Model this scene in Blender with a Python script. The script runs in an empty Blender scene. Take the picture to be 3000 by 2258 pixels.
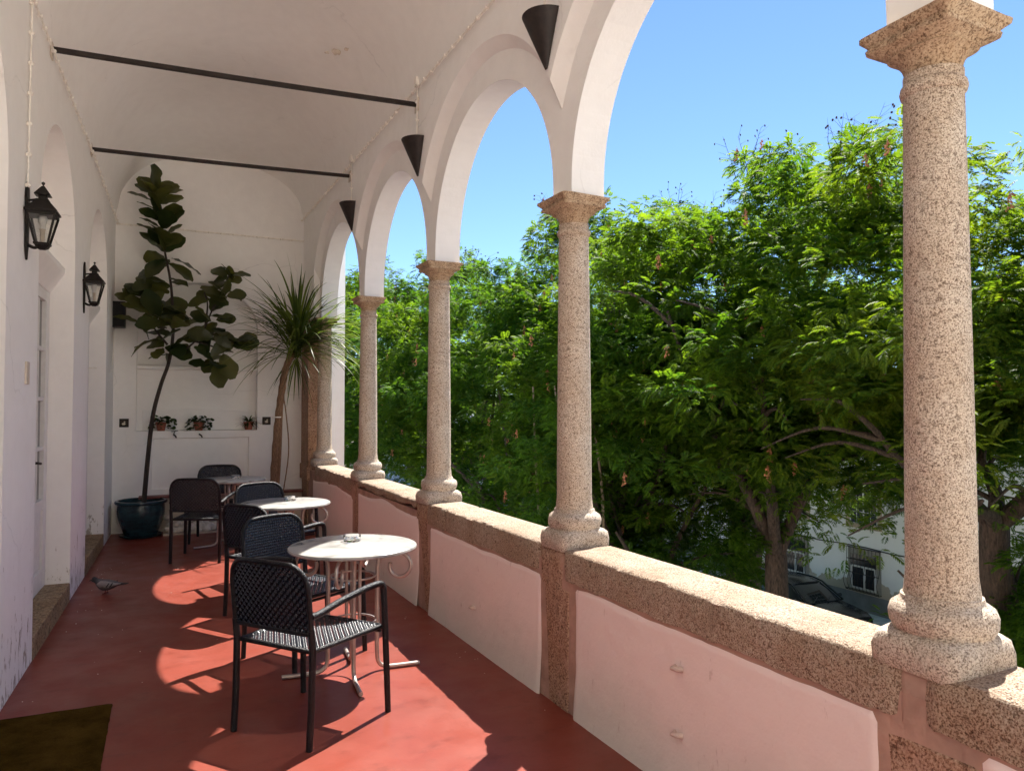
import bpy, math, random
import numpy as np
from mathutils import Vector, Matrix
from mathutils import noise as mnoise
R=math.radians; PI=math.pi; sin=math.sin; cos=math.cos
random.seed(7)
SC=bpy.context.scene; COL=SC.collection

# ------------------------------------------------------------------ helpers
class MB:
    def __init__(s): s.v=[]; s.f=[]
    def add(s,vs,fs):
        n=len(s.v); s.v+= [tuple(p) for p in vs]; s.f+= [tuple(i+n for i in f) for f in fs]
    def box(s,x0,x1,y0,y1,z0,z1):
        s.add([(x0,y0,z0),(x1,y0,z0),(x1,y1,z0),(x0,y1,z0),(x0,y0,z1),(x1,y0,z1),(x1,y1,z1),(x0,y1,z1)],
              [(0,3,2,1),(4,5,6,7),(0,1,5,4),(1,2,6,5),(2,3,7,6),(3,0,4,7)])
    def hexa(s,p):  # 8 corners in box order
        s.add(p,[(0,3,2,1),(4,5,6,7),(0,1,5,4),(1,2,6,5),(2,3,7,6),(3,0,4,7)])
    def loft(s,rings,cap=True,closed=True):
        n=len(s.v); m=len(rings[0])
        for r in rings: s.v+=[tuple(p) for p in r]
        for i in range(len(rings)-1):
            for j in range(m if closed else m-1):
                k=(j+1)%m
                s.f.append((n+i*m+j,n+i*m+k,n+(i+1)*m+k,n+(i+1)*m+j))
        if cap and closed:
            s.f.append(tuple(n+j for j in reversed(range(m))))
            s.f.append(tuple(n+(len(rings)-1)*m+j for j in range(m)))
    def lathe(s,prof,cx=0,cy=0,n=24,a0=0,a1=2*PI):
        full=abs(a1-a0-2*PI)<1e-6
        rings=[]
        for r,z in prof:
            rings.append([(cx+r*cos(a0+(a1-a0)*j/(n if full else n-1)),cy+r*sin(a0+(a1-a0)*j/(n if full else n-1)),z) for j in range(n)])
        s.loft(rings,cap=full,closed=full)
    def tube(s,pts,r,n=8,cap=True):
        pts=[Vector(p) for p in pts]
        rs=r if isinstance(r,(list,tuple)) else [r]*len(pts)
        rings=[]; up=None
        for i,p in enumerate(pts):
            t=(pts[min(i+1,len(pts)-1)]-pts[max(i-1,0)])
            if t.length<1e-9: t=Vector((0,0,1))
            t.normalize()
            if up is None:
                up=Vector((0,0,1)) if abs(t.z)<.9 else Vector((1,0,0))
            a=t.cross(up)
            if a.length<1e-5: a=t.cross(Vector((.3,1,.2)))
            a.normalize(); b=a.cross(t).normalized(); up=b
            rings.append([p+rs[i]*(cos(2*PI*j/n)*a+sin(2*PI*j/n)*b) for j in range(n)])
        s.loft(rings,cap)
    def build(s,name,mat,parent=None,smooth=None,bevel=0,seg=2):
        return mkobj(name,s.v,s.f,mat,parent,smooth,bevel,seg)
def mkobj(name,v,f,mat,parent=None,smooth=None,bevel=0,seg=2):
    me=bpy.data.meshes.new(name); me.from_pydata(v,[],f); me.update()
    me.materials.append(mat)
    if smooth is not None:
        me.polygons.foreach_set('use_smooth',[True]*len(me.polygons))
        if smooth<180: me.set_sharp_from_angle(angle=R(smooth))
    o=bpy.data.objects.new(name,me); COL.objects.link(o)
    if parent: o.parent=parent
    if bevel:
        b=o.modifiers.new('b','BEVEL'); b.width=bevel; b.segments=seg; b.limit_method='ANGLE'
        me.polygons.foreach_set('use_smooth',[True]*len(me.polygons)); b.harden_normals=True
    return o
def thing(name,label,cat,loc=(0,0,0),rz=0,group=None):
    o=bpy.data.objects.new(name,None); COL.objects.link(o); o.location=loc; o.rotation_euler=(0,0,rz)
    o.empty_display_size=.1
    return tag(o,label,cat,group)
def tag(o,label=None,cat=None,group=None,kind=None):
    if label: o['label']=label
    if cat: o['category']=cat
    if group: o['group']=group
    if kind: o['kind']=kind
    return o
def dup(o,loc=None,rz=None,label=None,parent=None):
    c=o.copy(); COL.objects.link(c)
    if parent: c.parent=parent
    if loc is not None: c.location=loc
    if rz is not None: c.rotation_euler=(0,0,rz)
    if label: c['label']=label
    for ch in list(o.children): dup(ch,parent=c)
    return c
def blob(mb,c,r,seed,sx=1,sy=1,sz=1,n=7,m=5,amp=.18):
    rings=[]
    for i in range(1,m):
        th=PI*i/m; ring=[]
        for j in range(n):
            ph=2*PI*j/n; d=Vector((sin(th)*cos(ph),sin(th)*sin(ph),cos(th)))
            k=1+amp*mnoise.noise(d*1.7+Vector((seed,seed*.7,0)))
            ring.append((c[0]+d.x*r*k*sx,c[1]+d.y*r*k*sy,c[2]+d.z*r*k*sz))
        rings.append(ring)
    mb.loft(rings[::-1])
blob_=blob
def spline(pts,n=8):
    P=[Vector(p) for p in pts]; out=[]
    for i in range(len(P)-1):
        p0=P[max(i-1,0)];p1=P[i];p2=P[i+1];p3=P[min(i+2,len(P)-1)]
        for k in range(n):
            t=k/n
            out.append(.5*((2*p1)+(p2-p0)*t+(2*p0-5*p1+4*p2-p3)*t*t+(3*p1-p0-3*p2+p3)*t**3))
    out.append(P[-1]); return out

# ------------------------------------------------------------------ materials
def newmat(name):
    m=bpy.data.materials.new(name); m.use_nodes=True
    nt=m.node_tree; b=nt.nodes['Principled BSDF']; return m,nt,b
def nd(nt,t,**k):
    n=nt.nodes.new(t)
    for a,v in k.items():
        if a in n.inputs.keys(): n.inputs[a].default_value=v
        else: setattr(n,a,v)
    return n
def ramp(nt,fac,stops):
    r=nt.nodes.new('ShaderNodeValToRGB'); e=r.color_ramp.elements
    while len(e)>2: e.remove(e[-1])
    for i,(p,c) in enumerate(stops):
        if i<2: x=e[i]; x.position=p
        else: x=e.new(p)
        x.color=(*c,1)
    nt.links.new(fac,r.inputs[0]); return r
def mixc(nt,fac,a,b,mode='MIX'):
    m=nt.nodes.new('ShaderNodeMix'); m.data_type='RGBA'; m.blend_type=mode
    for s,v in ((0,fac),(6,a),(7,b)):
        if isinstance(v,(int,float)): m.inputs[s].default_value=v
        elif isinstance(v,tuple): m.inputs[s].default_value=(*v,1)
        else: nt.links.new(v,m.inputs[s])
    return m.outputs[2]
def coord(nt,kind='Object',scale=None):
    tc=nt.nodes.new('ShaderNodeTexCoord'); o=tc.outputs[kind]
    if scale:
        mp=nt.nodes.new('ShaderNodeMapping'); mp.inputs['Scale'].default_value=scale
        nt.links.new(o,mp.inputs[0]); o=mp.outputs[0]
    return o
def noise(nt,vec,scale,detail=4,rough=.55):
    n=nd(nt,'ShaderNodeTexNoise'); n.inputs['Scale'].default_value=scale; n.inputs['Detail'].default_value=detail
    n.inputs['Roughness'].default_value=rough; nt.links.new(vec,n.inputs['Vector']); return n.outputs['Fac']
def bump(nt,b,h,strength,dist=.01,prev=None):
    n=nd(nt,'ShaderNodeBump'); n.inputs['Strength'].default_value=strength; n.inputs['Distance'].default_value=dist
    nt.links.new(h,n.inputs['Height']); 
    if prev: nt.links.new(prev,n.inputs['Normal'])
    nt.links.new(n.outputs[0],b.inputs['Normal']); return n.outputs[0]
def simple(name,c,rough=.6,metal=0,var=.12,vs=18,bmp=0,bs=60,spec=None):
    m,nt,b=newmat(name); v=coord(nt)
    f=noise(nt,v,vs); lo=tuple(x*(1-var) for x in c); hi=tuple(min(1,x*(1+var)) for x in c)
    r=ramp(nt,f,[(.3,lo),(.7,hi)]); nt.links.new(r.outputs[0],b.inputs['Base Color'])
    b.inputs['Roughness'].default_value=rough; b.inputs['Metallic'].default_value=metal
    if spec is not None: b.inputs['Specular IOR Level'].default_value=spec
    if bmp: bump(nt,b,noise(nt,v,bs),bmp)
    return m
M={}
def plaster(name,base,dirt,pos=(.42,.8),scale=1.6,bmp=.25,chips=None):
    m,nt,b=newmat(name); v=coord(nt)
    f=noise(nt,v,scale,6,.6); r=ramp(nt,f,[(pos[0],base),(pos[1],dirt)])
    f2=noise(nt,v,9,5,.6); c=mixc(nt,.18,r.outputs[0],ramp(nt,f2,[(.35,tuple(x*.82 for x in base)),(.65,base)]).outputs[0])
    if chips:
        v2=coord(nt,scale=(3,3,1)); n2=noise(nt,v2,6,6,.7)
        sp=nd(nt,'ShaderNodeSeparateXYZ'); nt.links.new(v,sp.inputs[0])
        mr=nd(nt,'ShaderNodeMapRange'); nt.links.new(sp.outputs[2],mr.inputs[0])
        mr.inputs[1].default_value=.0; mr.inputs[2].default_value=1.3; mr.inputs[3].default_value=.12; mr.inputs[4].default_value=-.1
        ad=nd(nt,'ShaderNodeMath',operation='ADD'); nt.links.new(n2,ad.inputs[0]); nt.links.new(mr.outputs[0],ad.inputs[1])
        rr=ramp(nt,ad.outputs[0],[(.66,(0,0,0)),(.70,(1,1,1))])
        c=mixc(nt,rr.outputs[0],c,chips)
    nx=nd(nt,'ShaderNodeTexNoise'); nx.inputs['Scale'].default_value=1.1; nx.inputs['Detail'].default_value=7; nt.links.new(v,nx.inputs['Vector'])
    va=nt.nodes.new('ShaderNodeVectorMath'); va.operation='MULTIPLY_ADD'; nt.links.new(nx.outputs['Color'],va.inputs[0]); va.inputs[1].default_value=(.9,.9,.9); nt.links.new(v,va.inputs[2])
    vo=nt.nodes.new('ShaderNodeTexVoronoi'); vo.feature='DISTANCE_TO_EDGE'; vo.inputs['Scale'].default_value=.55; nt.links.new(va.outputs[0],vo.inputs['Vector'])
    cr=ramp(nt,vo.outputs['Distance'],[(.0,(.28,.28,.28)),(.0035,(0,0,0))]); gate=ramp(nt,noise(nt,v,.8,3),[(.50,(0,0,0)),(.60,(1,1,1))])
    c=mixc(nt,mixc(nt,1.0,cr.outputs[0],gate.outputs[0],'MULTIPLY'),c,tuple(x*.45 for x in dirt))
    sm=ramp(nt,noise(nt,coord(nt,scale=(1,1,.4)),2.4,6,.7),[(.58,(0,0,0)),(.78,(.25,.25,.25))]); c=mixc(nt,sm.outputs[0],c,tuple(x*.78 for x in dirt))
    nt.links.new(c,b.inputs['Base Color']); b.inputs['Roughness'].default_value=.85
    b.inputs['Specular IOR Level'].default_value=.25
    n1=bump(nt,b,noise(nt,v,3.2,5,.6),bmp,.03); bump(nt,b,noise(nt,v,70,4),.18,.004,n1)
    return m
M['white']=plaster('white_plaster',(.935,.92,.895),(.90,.88,.85))
M['leftwall']=plaster('white_plaster_worn',(.935,.92,.90),(.90,.88,.85),chips=(.42,.37,.32))
M['ceil']=plaster('ceiling_plaster',(.935,.915,.885),(.91,.885,.85),bmp=.15)
M['endw']=plaster('end_plaster',(.93,.915,.89),(.90,.88,.86),bmp=.2)
def pinkmat():
    m,nt,b=newmat('pink_plaster'); v=coord(nt)
    sp=nd(nt,'ShaderNodeSeparateXYZ'); nt.links.new(v,sp.inputs[0])
    n1=noise(nt,v,2.2,6,.6)
    mu=nd(nt,'ShaderNodeMath',operation='MULTIPLY_ADD'); nt.links.new(n1,mu.inputs[0]); mu.inputs[1].default_value=.7; nt.links.new(sp.outputs[2],mu.inputs[2])
    r=ramp(nt,mu.outputs[0],[(.40,(.78,.73,.67)),(.80,(.93,.80,.76))])
    f3=noise(nt,coord(nt,scale=(1,1,.35)),22,6,.7); st=ramp(nt,f3,[(.62,(0,0,0)),(.74,(.75,.75,.75))])
    c=mixc(nt,st.outputs[0],r.outputs[0],(.50,.36,.32))
    nt.links.new(c,b.inputs['Base Color']); b.inputs['Roughness'].default_value=.6
    n=bump(nt,b,noise(nt,v,4,5,.6),.35,.03); bump(nt,b,noise(nt,v,60,4),.2,.004,n)
    return m
M['pink']=pinkmat()
def granite(name,a,bm,c,sc=150,big=None,bs=.55):
    m,nt,b=newmat(name); v=coord(nt)
    f=noise(nt,v,sc,3,.7); r=ramp(nt,f,[(.40,a),(.47,bm),(.62,c)])
    f2=noise(nt,v,sc*.32,4,.7); r2=ramp(nt,f2,[(.36,(.24,.18,.15)),(.45,(1,1,1))])
    col=mixc(nt,.7,r.outputs[0],r2.outputs[0],'MULTIPLY')
    f3=noise(nt,v,2.6,6,.65); r3=ramp(nt,f3,[(.35,(.78,.66,.56)),(.65,(1.0,.97,.95))])
    col=mixc(nt,.9,col,r3.outputs[0],'MULTIPLY')
    f5=noise(nt,coord(nt,scale=(1,1,.25)),7,6,.7); r5=ramp(nt,f5,[(.56,(0,0,0)),(.72,(.55,.55,.55))]); col=mixc(nt,r5.outputs[0],col,tuple(x*.55 for x in bm))
    if big: 
        f4=noise(nt,v,5,5,.7); r4=ramp(nt,f4,[(.56,(0,0,0)),(.66,(1,1,1))])
        col=mixc(nt,r4.outputs[0],col,big)
    nt.links.new(col,b.inputs['Base Color']); b.inputs['Roughness'].default_value=.85; b.inputs['Specular IOR Level'].default_value=.3
    n=bump(nt,b,f2,bs,.012); n=bump(nt,b,noise(nt,v,14,5),.5,.03,n); bump(nt,b,f,.35,.004,n)
    return m
M['shaft']=granite('granite_shaft',(.23,.175,.135),(.58,.50,.41),(.80,.74,.64),sc=215)
M['base']=granite('granite_base',(.23,.18,.145),(.56,.49,.41),(.77,.71,.62),sc=205)
M['capital']=granite('granite_capital',(.24,.16,.10),(.50,.38,.26),(.62,.50,.36),sc=150)
M['cap']=granite('granite_coping',(.17,.105,.07),(.42,.33,.25),(.60,.52,.43),sc=180,bs=.8)
M['post']=granite('granite_post',(.18,.10,.07),(.40,.26,.18),(.58,.44,.34),sc=110,big=(.46,.29,.22))
M['mortar']=simple('brown_mortar',(.42,.27,.21),.85,var=.25,vs=7,bmp=.6,bs=25)
M['step']=granite('threshold_stone',(.20,.14,.08),(.34,.25,.15),(.44,.34,.22),sc=60)
def floormat():
    m,nt,b=newmat('red_floor_paint'); v=coord(nt)
    f=noise(nt,v,1.3,6,.6); r=ramp(nt,f,[(.3,(.185,.040,.025)),(.7,(.25,.053,.035))])
    f2=noise(nt,coord(nt,scale=(1,1.6,1)),5,6,.7); st=ramp(nt,f2,[(.30,(.62,.55,.5)),(.46,(1,1,1)),(.62,(1,1,1)),(.72,(1.12,1.3,1.35))])
    c=mixc(nt,.65,r.outputs[0],st.outputs[0],'MULTIPLY')
    f3=noise(nt,v,55,3,.7); sp=ramp(nt,f3,[(.73,(0,0,0)),(.78,(.55,.55,.55))]); c=mixc(nt,sp.outputs[0],c,(.52,.27,.21))
    # fine joints of the screed
    br=nd(nt,'ShaderNodeTexBrick'); nt.links.new(coord(nt),br.inputs['Vector'])
    br.inputs['Scale'].default_value=1; br.inputs['Mortar Size'].default_value=.0030; br.inputs['Brick Width'].default_value=.95; br.inputs['Row Height'].default_value=.95
    br.offset=0; br.inputs['Color1'].default_value=(0,0,0,1);br.inputs['Color2'].default_value=(0,0,0,1);br.inputs['Mortar'].default_value=(.35,.35,.35,1)
    c=mixc(nt,br.outputs[0],c,(.20,.05,.04))
    nt.links.new(c,b.inputs['Base Color'])
    rr=ramp(nt,noise(nt,v,4,5,.6),[(.3,(.30,.3,.3)),(.7,(.5,.5,.5))]); nt.links.new(rr.outputs[0],b.inputs['Roughness'])
    b.inputs['Specular IOR Level'].default_value=.3
    n=bump(nt,b,noise(nt,v,2.5,5),.12,.02); bump(nt,b,noise(nt,v,90,4),.12,.003,n)
    return m
M['floor']=floormat()
M['iron']=simple('dark_brown_iron',(.022,.014,.011),.55,.3,var=.4,bmp=.3)
M['cone']=simple('brown_cone_metal',(.020,.012,.010),.5,.2,var=.5,vs=30)
M['lantern']=simple('black_lantern_metal',(.016,.013,.011),.42,.6,var=.4,bmp=.2)
M['black']=simple('black_plastic',(.012,.012,.013),.5)
M['wicker']=simple('black_wicker',(.010,.013,.020),.24,var=.35,vs=40,spec=.6)
M['wickerwrap']=simple('black_wicker_wrap',(.007,.007,.009),.40,var=.35,vs=60,bmp=.6,bs=140,spec=.35)
M['tabmetal']=simple('grey_table_metal',(.50,.43,.39),.38,.55,var=.15,bmp=.1)
def marble():
    m,nt,b=newmat('white_marble'); v=coord(nt)
    n=nd(nt,'ShaderNodeTexNoise'); n.inputs['Scale'].default_value=5; n.inputs['Detail'].default_value=6; n.inputs['Distortion'].default_value=1.2
    nt.links.new(v,n.inputs['Vector']); r=ramp(nt,n.outputs['Fac'],[(.34,(.26,.255,.24)),(.44,(.38,.375,.355)),(.52,(.44,.43,.41))])
    nt.links.new(r.outputs[0],b.inputs['Base Color']); b.inputs['Roughness'].default_value=.22; return m
M['marble']=marble()
def glass(name,c=(1,1,1),rough=.02):
    m,nt,b=newmat(name); b.inputs['Base Color'].default_value=(*c,1); b.inputs['Transmission Weight'].default_value=1
    b.inputs['Roughness'].default_value=rough; b.inputs['IOR'].default_value=1.45; return m
M['glass']=glass('clear_glass')
M['darkglass']=simple('door_glass',(.12,.115,.11),.12,var=.1)
M['winglass']=simple('window_glass',(.03,.035,.04),.08,var=.2)
M['doorwhite']=simple('white_door_paint',(.74,.73,.71),.45,var=.06,bmp=.1)
M['cable']=simple('white_painted_cable',(.88,.83,.76),.6,var=.15)
M['plate']=simple('beige_plate',(.62,.54,.45),.5,var=.1)
M['mat']=None
def matmat():
    m,nt,b=newmat('brown_coir'); v=coord(nt)
    f=noise(nt,v,6,6,.7); r=ramp(nt,f,[(.3,(.045,.027,.005)),(.7,(.12,.072,.016))]); b.inputs['Specular IOR Level'].default_value=0
    f2=noise(nt,v,260,2,.7); c=mixc(nt,.6,r.outputs[0],ramp(nt,f2,[(.35,(.4,.4,.4)),(.65,(1.3,1.3,1.3))]).outputs[0],'MULTIPLY')
    nt.links.new(c,b.inputs['Base Color']); b.inputs['Roughness'].default_value=.95; bump(nt,b,f2,.9,.01); return m
M['mat']=matmat()
M['glaze']=None
def glaze():
    m,nt,b=newmat('dark_teal_glaze'); v=coord(nt)
    f=noise(nt,coord(nt,scale=(1,1,3)),7,5,.7); r=ramp(nt,f,[(.35,(.012,.022,.028)),(.62,(.02,.06,.075)),(.75,(.05,.11,.10))])
    nt.links.new(r.outputs[0],b.inputs['Base Color']); b.inputs['Roughness'].default_value=.18; bump(nt,b,noise(nt,v,12,4),.3,.02); return m
M['glaze']=glaze()
M['terracotta']=simple('terracotta',(.30,.10,.06),.8,var=.2)
M['soil']=simple('soil',(.05,.035,.025),.95,bmp=.8)
M['redpaint']=simple('dark_red_paint',(.16,.035,.028),.5,var=.3,vs=12)
M['pebble']=simple('white_pebble',(.80,.77,.72),.7,var=.25,vs=12)
def leafmat(name,c1,c2,trans,rough=.6,scale=3,isl=.5,spec=.22):
    m=bpy.data.materials.new(name); m.use_nodes=True; nt=m.node_tree; b=nt.nodes['Principled BSDF']; out=nt.nodes['Material Output']
    v=coord(nt); g=nd(nt,'ShaderNodeNewGeometry')
    f=noise(nt,v,scale,3); 
    a=nd(nt,'ShaderNodeMath',operation='MULTIPLY_ADD'); nt.links.new(g.outputs['Random Per Island'],a.inputs[0]); a.inputs[1].default_value=isl
    s=nd(nt,'ShaderNodeMath',operation='MULTIPLY_ADD'); nt.links.new(f,s.inputs[0]); s.inputs[1].default_value=1.3; s.inputs[2].default_value=-.15-isl*.5
    nt.links.new(s.outputs[0],a.inputs[2])
    r=ramp(nt,a.outputs[0],[(.2,c1),(.8,c2)])
    nt.links.new(r.outputs[0],b.inputs['Base Color']); b.inputs['Roughness'].default_value=rough; b.inputs['Specular IOR Level'].default_value=spec
    t=nd(nt,'ShaderNodeBsdfTranslucent'); tr=mixc(nt,1.0,r.outputs[0],trans,'MULTIPLY'); nt.links.new(tr,t.inputs[0])
    mx=nd(nt,'ShaderNodeMixShader'); mx.inputs[0].default_value=.5
    nt.links.new(b.outputs[0],mx.inputs[1]); nt.links.new(t.outputs[0],mx.inputs[2]); nt.links.new(mx.outputs[0],out.inputs[0])
    return m
M['jac']=leafmat('feathery_foliage',(.020,.062,.010),(.12,.185,.018),(2.8,2.8,.8),scale=.9,isl=.35)
M['jac2']=leafmat('feathery_foliage_dark',(.017,.058,.011),(.09,.165,.018),(2.8,2.8,.8),scale=.8,isl=.35)
M['jac3']=leafmat('feathery_foliage_yellow',(.028,.078,.010),(.15,.19,.018),(2.4,2.5,.7),scale=.8,isl=.35)
M['fig']=leafmat('fig_leaf',(.025,.042,.014),(.10,.105,.030),(1.5,1.5,.8),rough=.30,scale=2,isl=.6,spec=.55)
M['palm']=leafmat('sword_leaf',(.020,.038,.014),(.12,.15,.035),(2.0,2.2,.9),rough=.35,scale=1,isl=.6)
M['potleaf']=leafmat('small_pot_leaf',(.02,.035,.015),(.05,.08,.03),(1.5,1.5,.8),scale=20,isl=.6)
def barkmat(name,a,b_,sc=(6,6,1.5)):
    m,nt,b=newmat(name); v=coord(nt,scale=sc); f=noise(nt,v,5,6,.7); r=ramp(nt,f,[(.35,a),(.65,b_)])
    nt.links.new(r.outputs[0],b.inputs['Base Color']); b.inputs['Roughness'].default_value=.9; bump(nt,b,f,.9,.04); return m
M['bark']=barkmat('grey_brown_bark',(.035,.026,.02),(.14,.10,.07))
M['palebark']=barkmat('pale_shoot_bark',(.20,.15,.10),(.36,.28,.19))
M['figbark']=barkmat('fig_bark',(.03,.022,.018),(.07,.05,.04))
M['palmbark']=barkmat('palm_bark',(.16,.08,.04),(.40,.24,.14),(30,30,4))
M['pod']=simple('orange_seed_pod',(.50,.20,.09),.7,var=.35,vs=6)
M['deadpod']=simple('dark_seed_pod',(.06,.04,.03),.8,var=.3)
M['flower']=simple('violet_flower',(.30,.28,.75),.6)

# ------------------------------------------------------------------ geometry frame
def xr(y,off=0): return 1.955-.028*y+off
def xl(y,off=0): return -.875+.027*y+off
YE=10.35; YB=-.80
COLS=[-.58,1.468,3.53,5.575,7.62,9.66]   # -.56,1.485,3.53,5.575,7.62,9.66
SPR=2.74

# floor + slab
f=MB(); f.v=[(-1.6,YB,0),(2.3,YB,0),(2.3,YE+.02,0),(-1.6,YE+.02,0)]; f.f=[(0,1,2,3)]
fl=f.build('floor',M['floor']); tag(fl,'red painted terrace floor with patches of sunlight','floor',kind='structure')

# ---- arcade wall (upper)
def arc_wall():
    mb=MB(); top=4.9
    def lower(us,fz,offa,offb,segs=None):
        pass
    ys=[YB]+COLS+[YE+.25]
    bays=[(COLS[i],COLS[i+1]) for i in range(len(COLS)-1)]
    O0,O1,O2=0.0,.075,.275
    def col_strip(y0,z0,y1,z1,off,flip=False):   # face quad from lower curve to top
        a=(xr(y0,off),y0,z0);b=(xr(y1,off),y1,z1);c=(xr(y1,off),y1,top);d=(xr(y0,off),y0,top)
        mb.add([a,b,c,d],[(0,1,2,3)] if not flip else [(3,2,1,0)])
    def soffit(pa,pb,qa,qb):
        mb.add([pa,pb,qb,qa],[(0,1,2,3)])
    N=40
    for (a,b) in bays:
        yc=(a+b)/2; h=(b-a)/2
        R2f=1.17*h/1.0225; R2r=1.105*h/1.0225; R1=h-.098
        # front order
        ys_=[a+(b-a)*i/N for i in range(N+1)]
        for i in range(N):
            y0,y1=ys_[i],ys_[i+1]
            zf0=SPR+math.sqrt(R2f**2-(y0-yc)**2); zf1=SPR+math.sqrt(R2f**2-(y1-yc)**2)
            zr0=SPR+math.sqrt(R2r**2-(y0-yc)**2); zr1=SPR+math.sqrt(R2r**2-(y1-yc)**2)
            col_strip(y0,zf0,y1,zf1,O0)
            mb.add([(xr(y0,O0),y0,zf0),(xr(y1,O0),y1,zf1),(xr(y1,O1),y1,zr1),(xr(y0,O1),y0,zr0)],[(3,2,1,0)])
        # inner order: pier parts + arch
        def ring(off,dy=0): 
            pts=[(a,SPR-.075),(yc-R1,SPR-.075)]
            for i in range(N+1):
                t=PI-PI*i/N; pts.append((yc+R1*cos(t),SPR+R1*sin(t)))
            pts+=[(yc+R1,SPR-.075),(b,SPR-.075)]
            return pts
        pts=ring(O1)
        for i in range(len(pts)-1):
            (y0,z0),(y1,z1)=pts[i],pts[i+1]
            if abs(y1-y0)>1e-6:
                col_strip(y0,z0,y1,z1,O1); col_strip(y0,z0,y1,z1,O2,True)
            mb.add([(xr(y0,O1),y0,z0),(xr(y1,O1),y1,z1),(xr(y1,O2),y1,z1),(xr(y0,O2),y0,z0)],[(3,2,1,0)])
    # solid ends
    for (y0,y1,z0) in ((COLS[-1],YE+.3,SPR-.075),(YB-.3,COLS[0],SPR-.075)):
        col_strip(y0,z0,y1,z0,O0 if 0 else O0); col_strip(y0,z0,y1,z0,O2,True)
        mb.add([(xr(y0,O0),y0,z0),(xr(y1,O0),y1,z0),(xr(y1,O2),y1,z0),(xr(y0,O2),y0,z0)],[(3,2,1,0)])
        mb.add([(xr(y0,O0),y0,z0),(xr(y0,O1),y0,z0),(xr(y0,O1),y0,top),(xr(y0,O0),y0,top)],[(0,1,2,3)])
    mb.add([(xr(YB-.3,0),YB-.3,top),(xr(YE+.3,0),YE+.3,top),(xr(YE+.3,O2),YE+.3,top),(xr(YB-.3,O2),YB-.3,top)],[(3,2,1,0)])
    o=mb.build('arcade_wall',M['white'],smooth=30)
    tag(o,'white plastered arcade wall with stepped round arches above the granite columns','arcade')
    return o
arcade=arc_wall()

# ---- columns
def sq(cx,cy,z,hx,hy,e,n=32,jit=0,seed=0):
    out=[]
    for j in range(n):
        t=2*PI*(j+.5)/n
        if e>5: t=PI/4+PI/2*int(t/(PI/2))+(t%(PI/2)-PI/4)*(abs(t%(PI/2)-PI/4)/(PI/4))**.35
        c,s=cos(t),sin(t)
        x=hx*math.copysign(abs(c)**(2/e),c); y=hy*math.copysign(abs(s)**(2/e),s)
        k=1+jit*mnoise.noise(Vector((x*9+seed,y*9,z*9)))
        out.append((cx+x*k,cy+y*k,z+jit*.25*mnoise.noise(Vector((x*7,y*7+seed,z*5)))*.3))
    return out
def make_column(y,label,group,i,half=False):
    t=thing('granite_column',label,'column',(xr(y,.145),y,0),R(1.6),group)
    s=MB(); pr=[]
    for k in range(25):
        u=k/24; z=1.0+u*1.535; r=.0945-.0145*u**1.3
        if k==0: r=.102
        if k==24: r=.081
        pr.append((r,z))
    pr=[(.110,.975)]+pr
    s.lathe(pr,n=40)
    s.build('shaft',M['shaft'],t,smooth=40)
    b=MB(); j=.05
    rings=[]
    for z,h,e in ((.80,.155,7),(.815,.163,6),(.85,.166,6),(.885,.160,5),(.897,.146,4),(.903,.135,2.3),(.91,.143,2),(.925,.151,2),(.95,.153,2),(.972,.145,2),(.982,.130,2),(.99,.118,2),(1.003,.115,2),(1.008,.10,2)):
        rings.append(sq(0,0,z,h*.94,h*.86 if e>3 else h*.92,e,48,j,i*3.1))
    b.loft(rings); b.build('base',M['base'],t,smooth=50)
    c=MB(); rings=[]
    for z,h,e in ((2.50,.079,2),(2.53,.082,2),(2.56,.087,2),(2.585,.096,2.1),(2.60,.106,2.4),(2.607,.112,3),(2.612,.106,3.4),(2.628,.112,4),(2.642,.122,6),(2.650,.134,9),(2.653,.139,14),(2.672,.141,16),(2.676,.134,16),(2.690,.138,16),(2.705,.147,18),(2.718,.156,18),(2.738,.157,18),(2.742,.150,18)):
        z=2.530+(z-2.50)*.142/.242
        rings.append(sq(0,0,z,h*.95,h*.96,e,96,.05,i*2.3+9))
    c.loft(rings); c.build('capital',M['capital'],t,smooth=50)
    a=MB(); a.lathe([(.081,2.468),(.088,2.475),(.091,2.488),(.088,2.502),(.080,2.510)],n=40); a.build('necking_ring',M['shaft'],t,smooth=60)
    return t
labs={1:'granite column behind the photographer, nearest the camera on the right',2:'largest granite column at the right of the photo, beside the coping corner',3:'second nearest granite column, ending the arch with the big open sky',4:'slim granite column right behind the nearest marble table',5:'granite column between the two farthest full arches, right of the spiky palm',6:'farthest granite column, against the end pilaster behind the palm'}
labs={2:'largest granite column, nearest of the row, cut by the top edge of the photo',3:'second nearest granite column, at the near end of the big open arch',4:'third nearest granite column, just right above the front marble table',5:'fourth nearest granite column, the one the palm leaves almost touch',6:'farthest granite column, against the stone pilaster behind the palm'}
for i,y in enumerate(COLS,1):
    make_column(y,labs.get(i,'granite column out of the frame just behind the camera'),'granite columns on the parapet',i)

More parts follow.
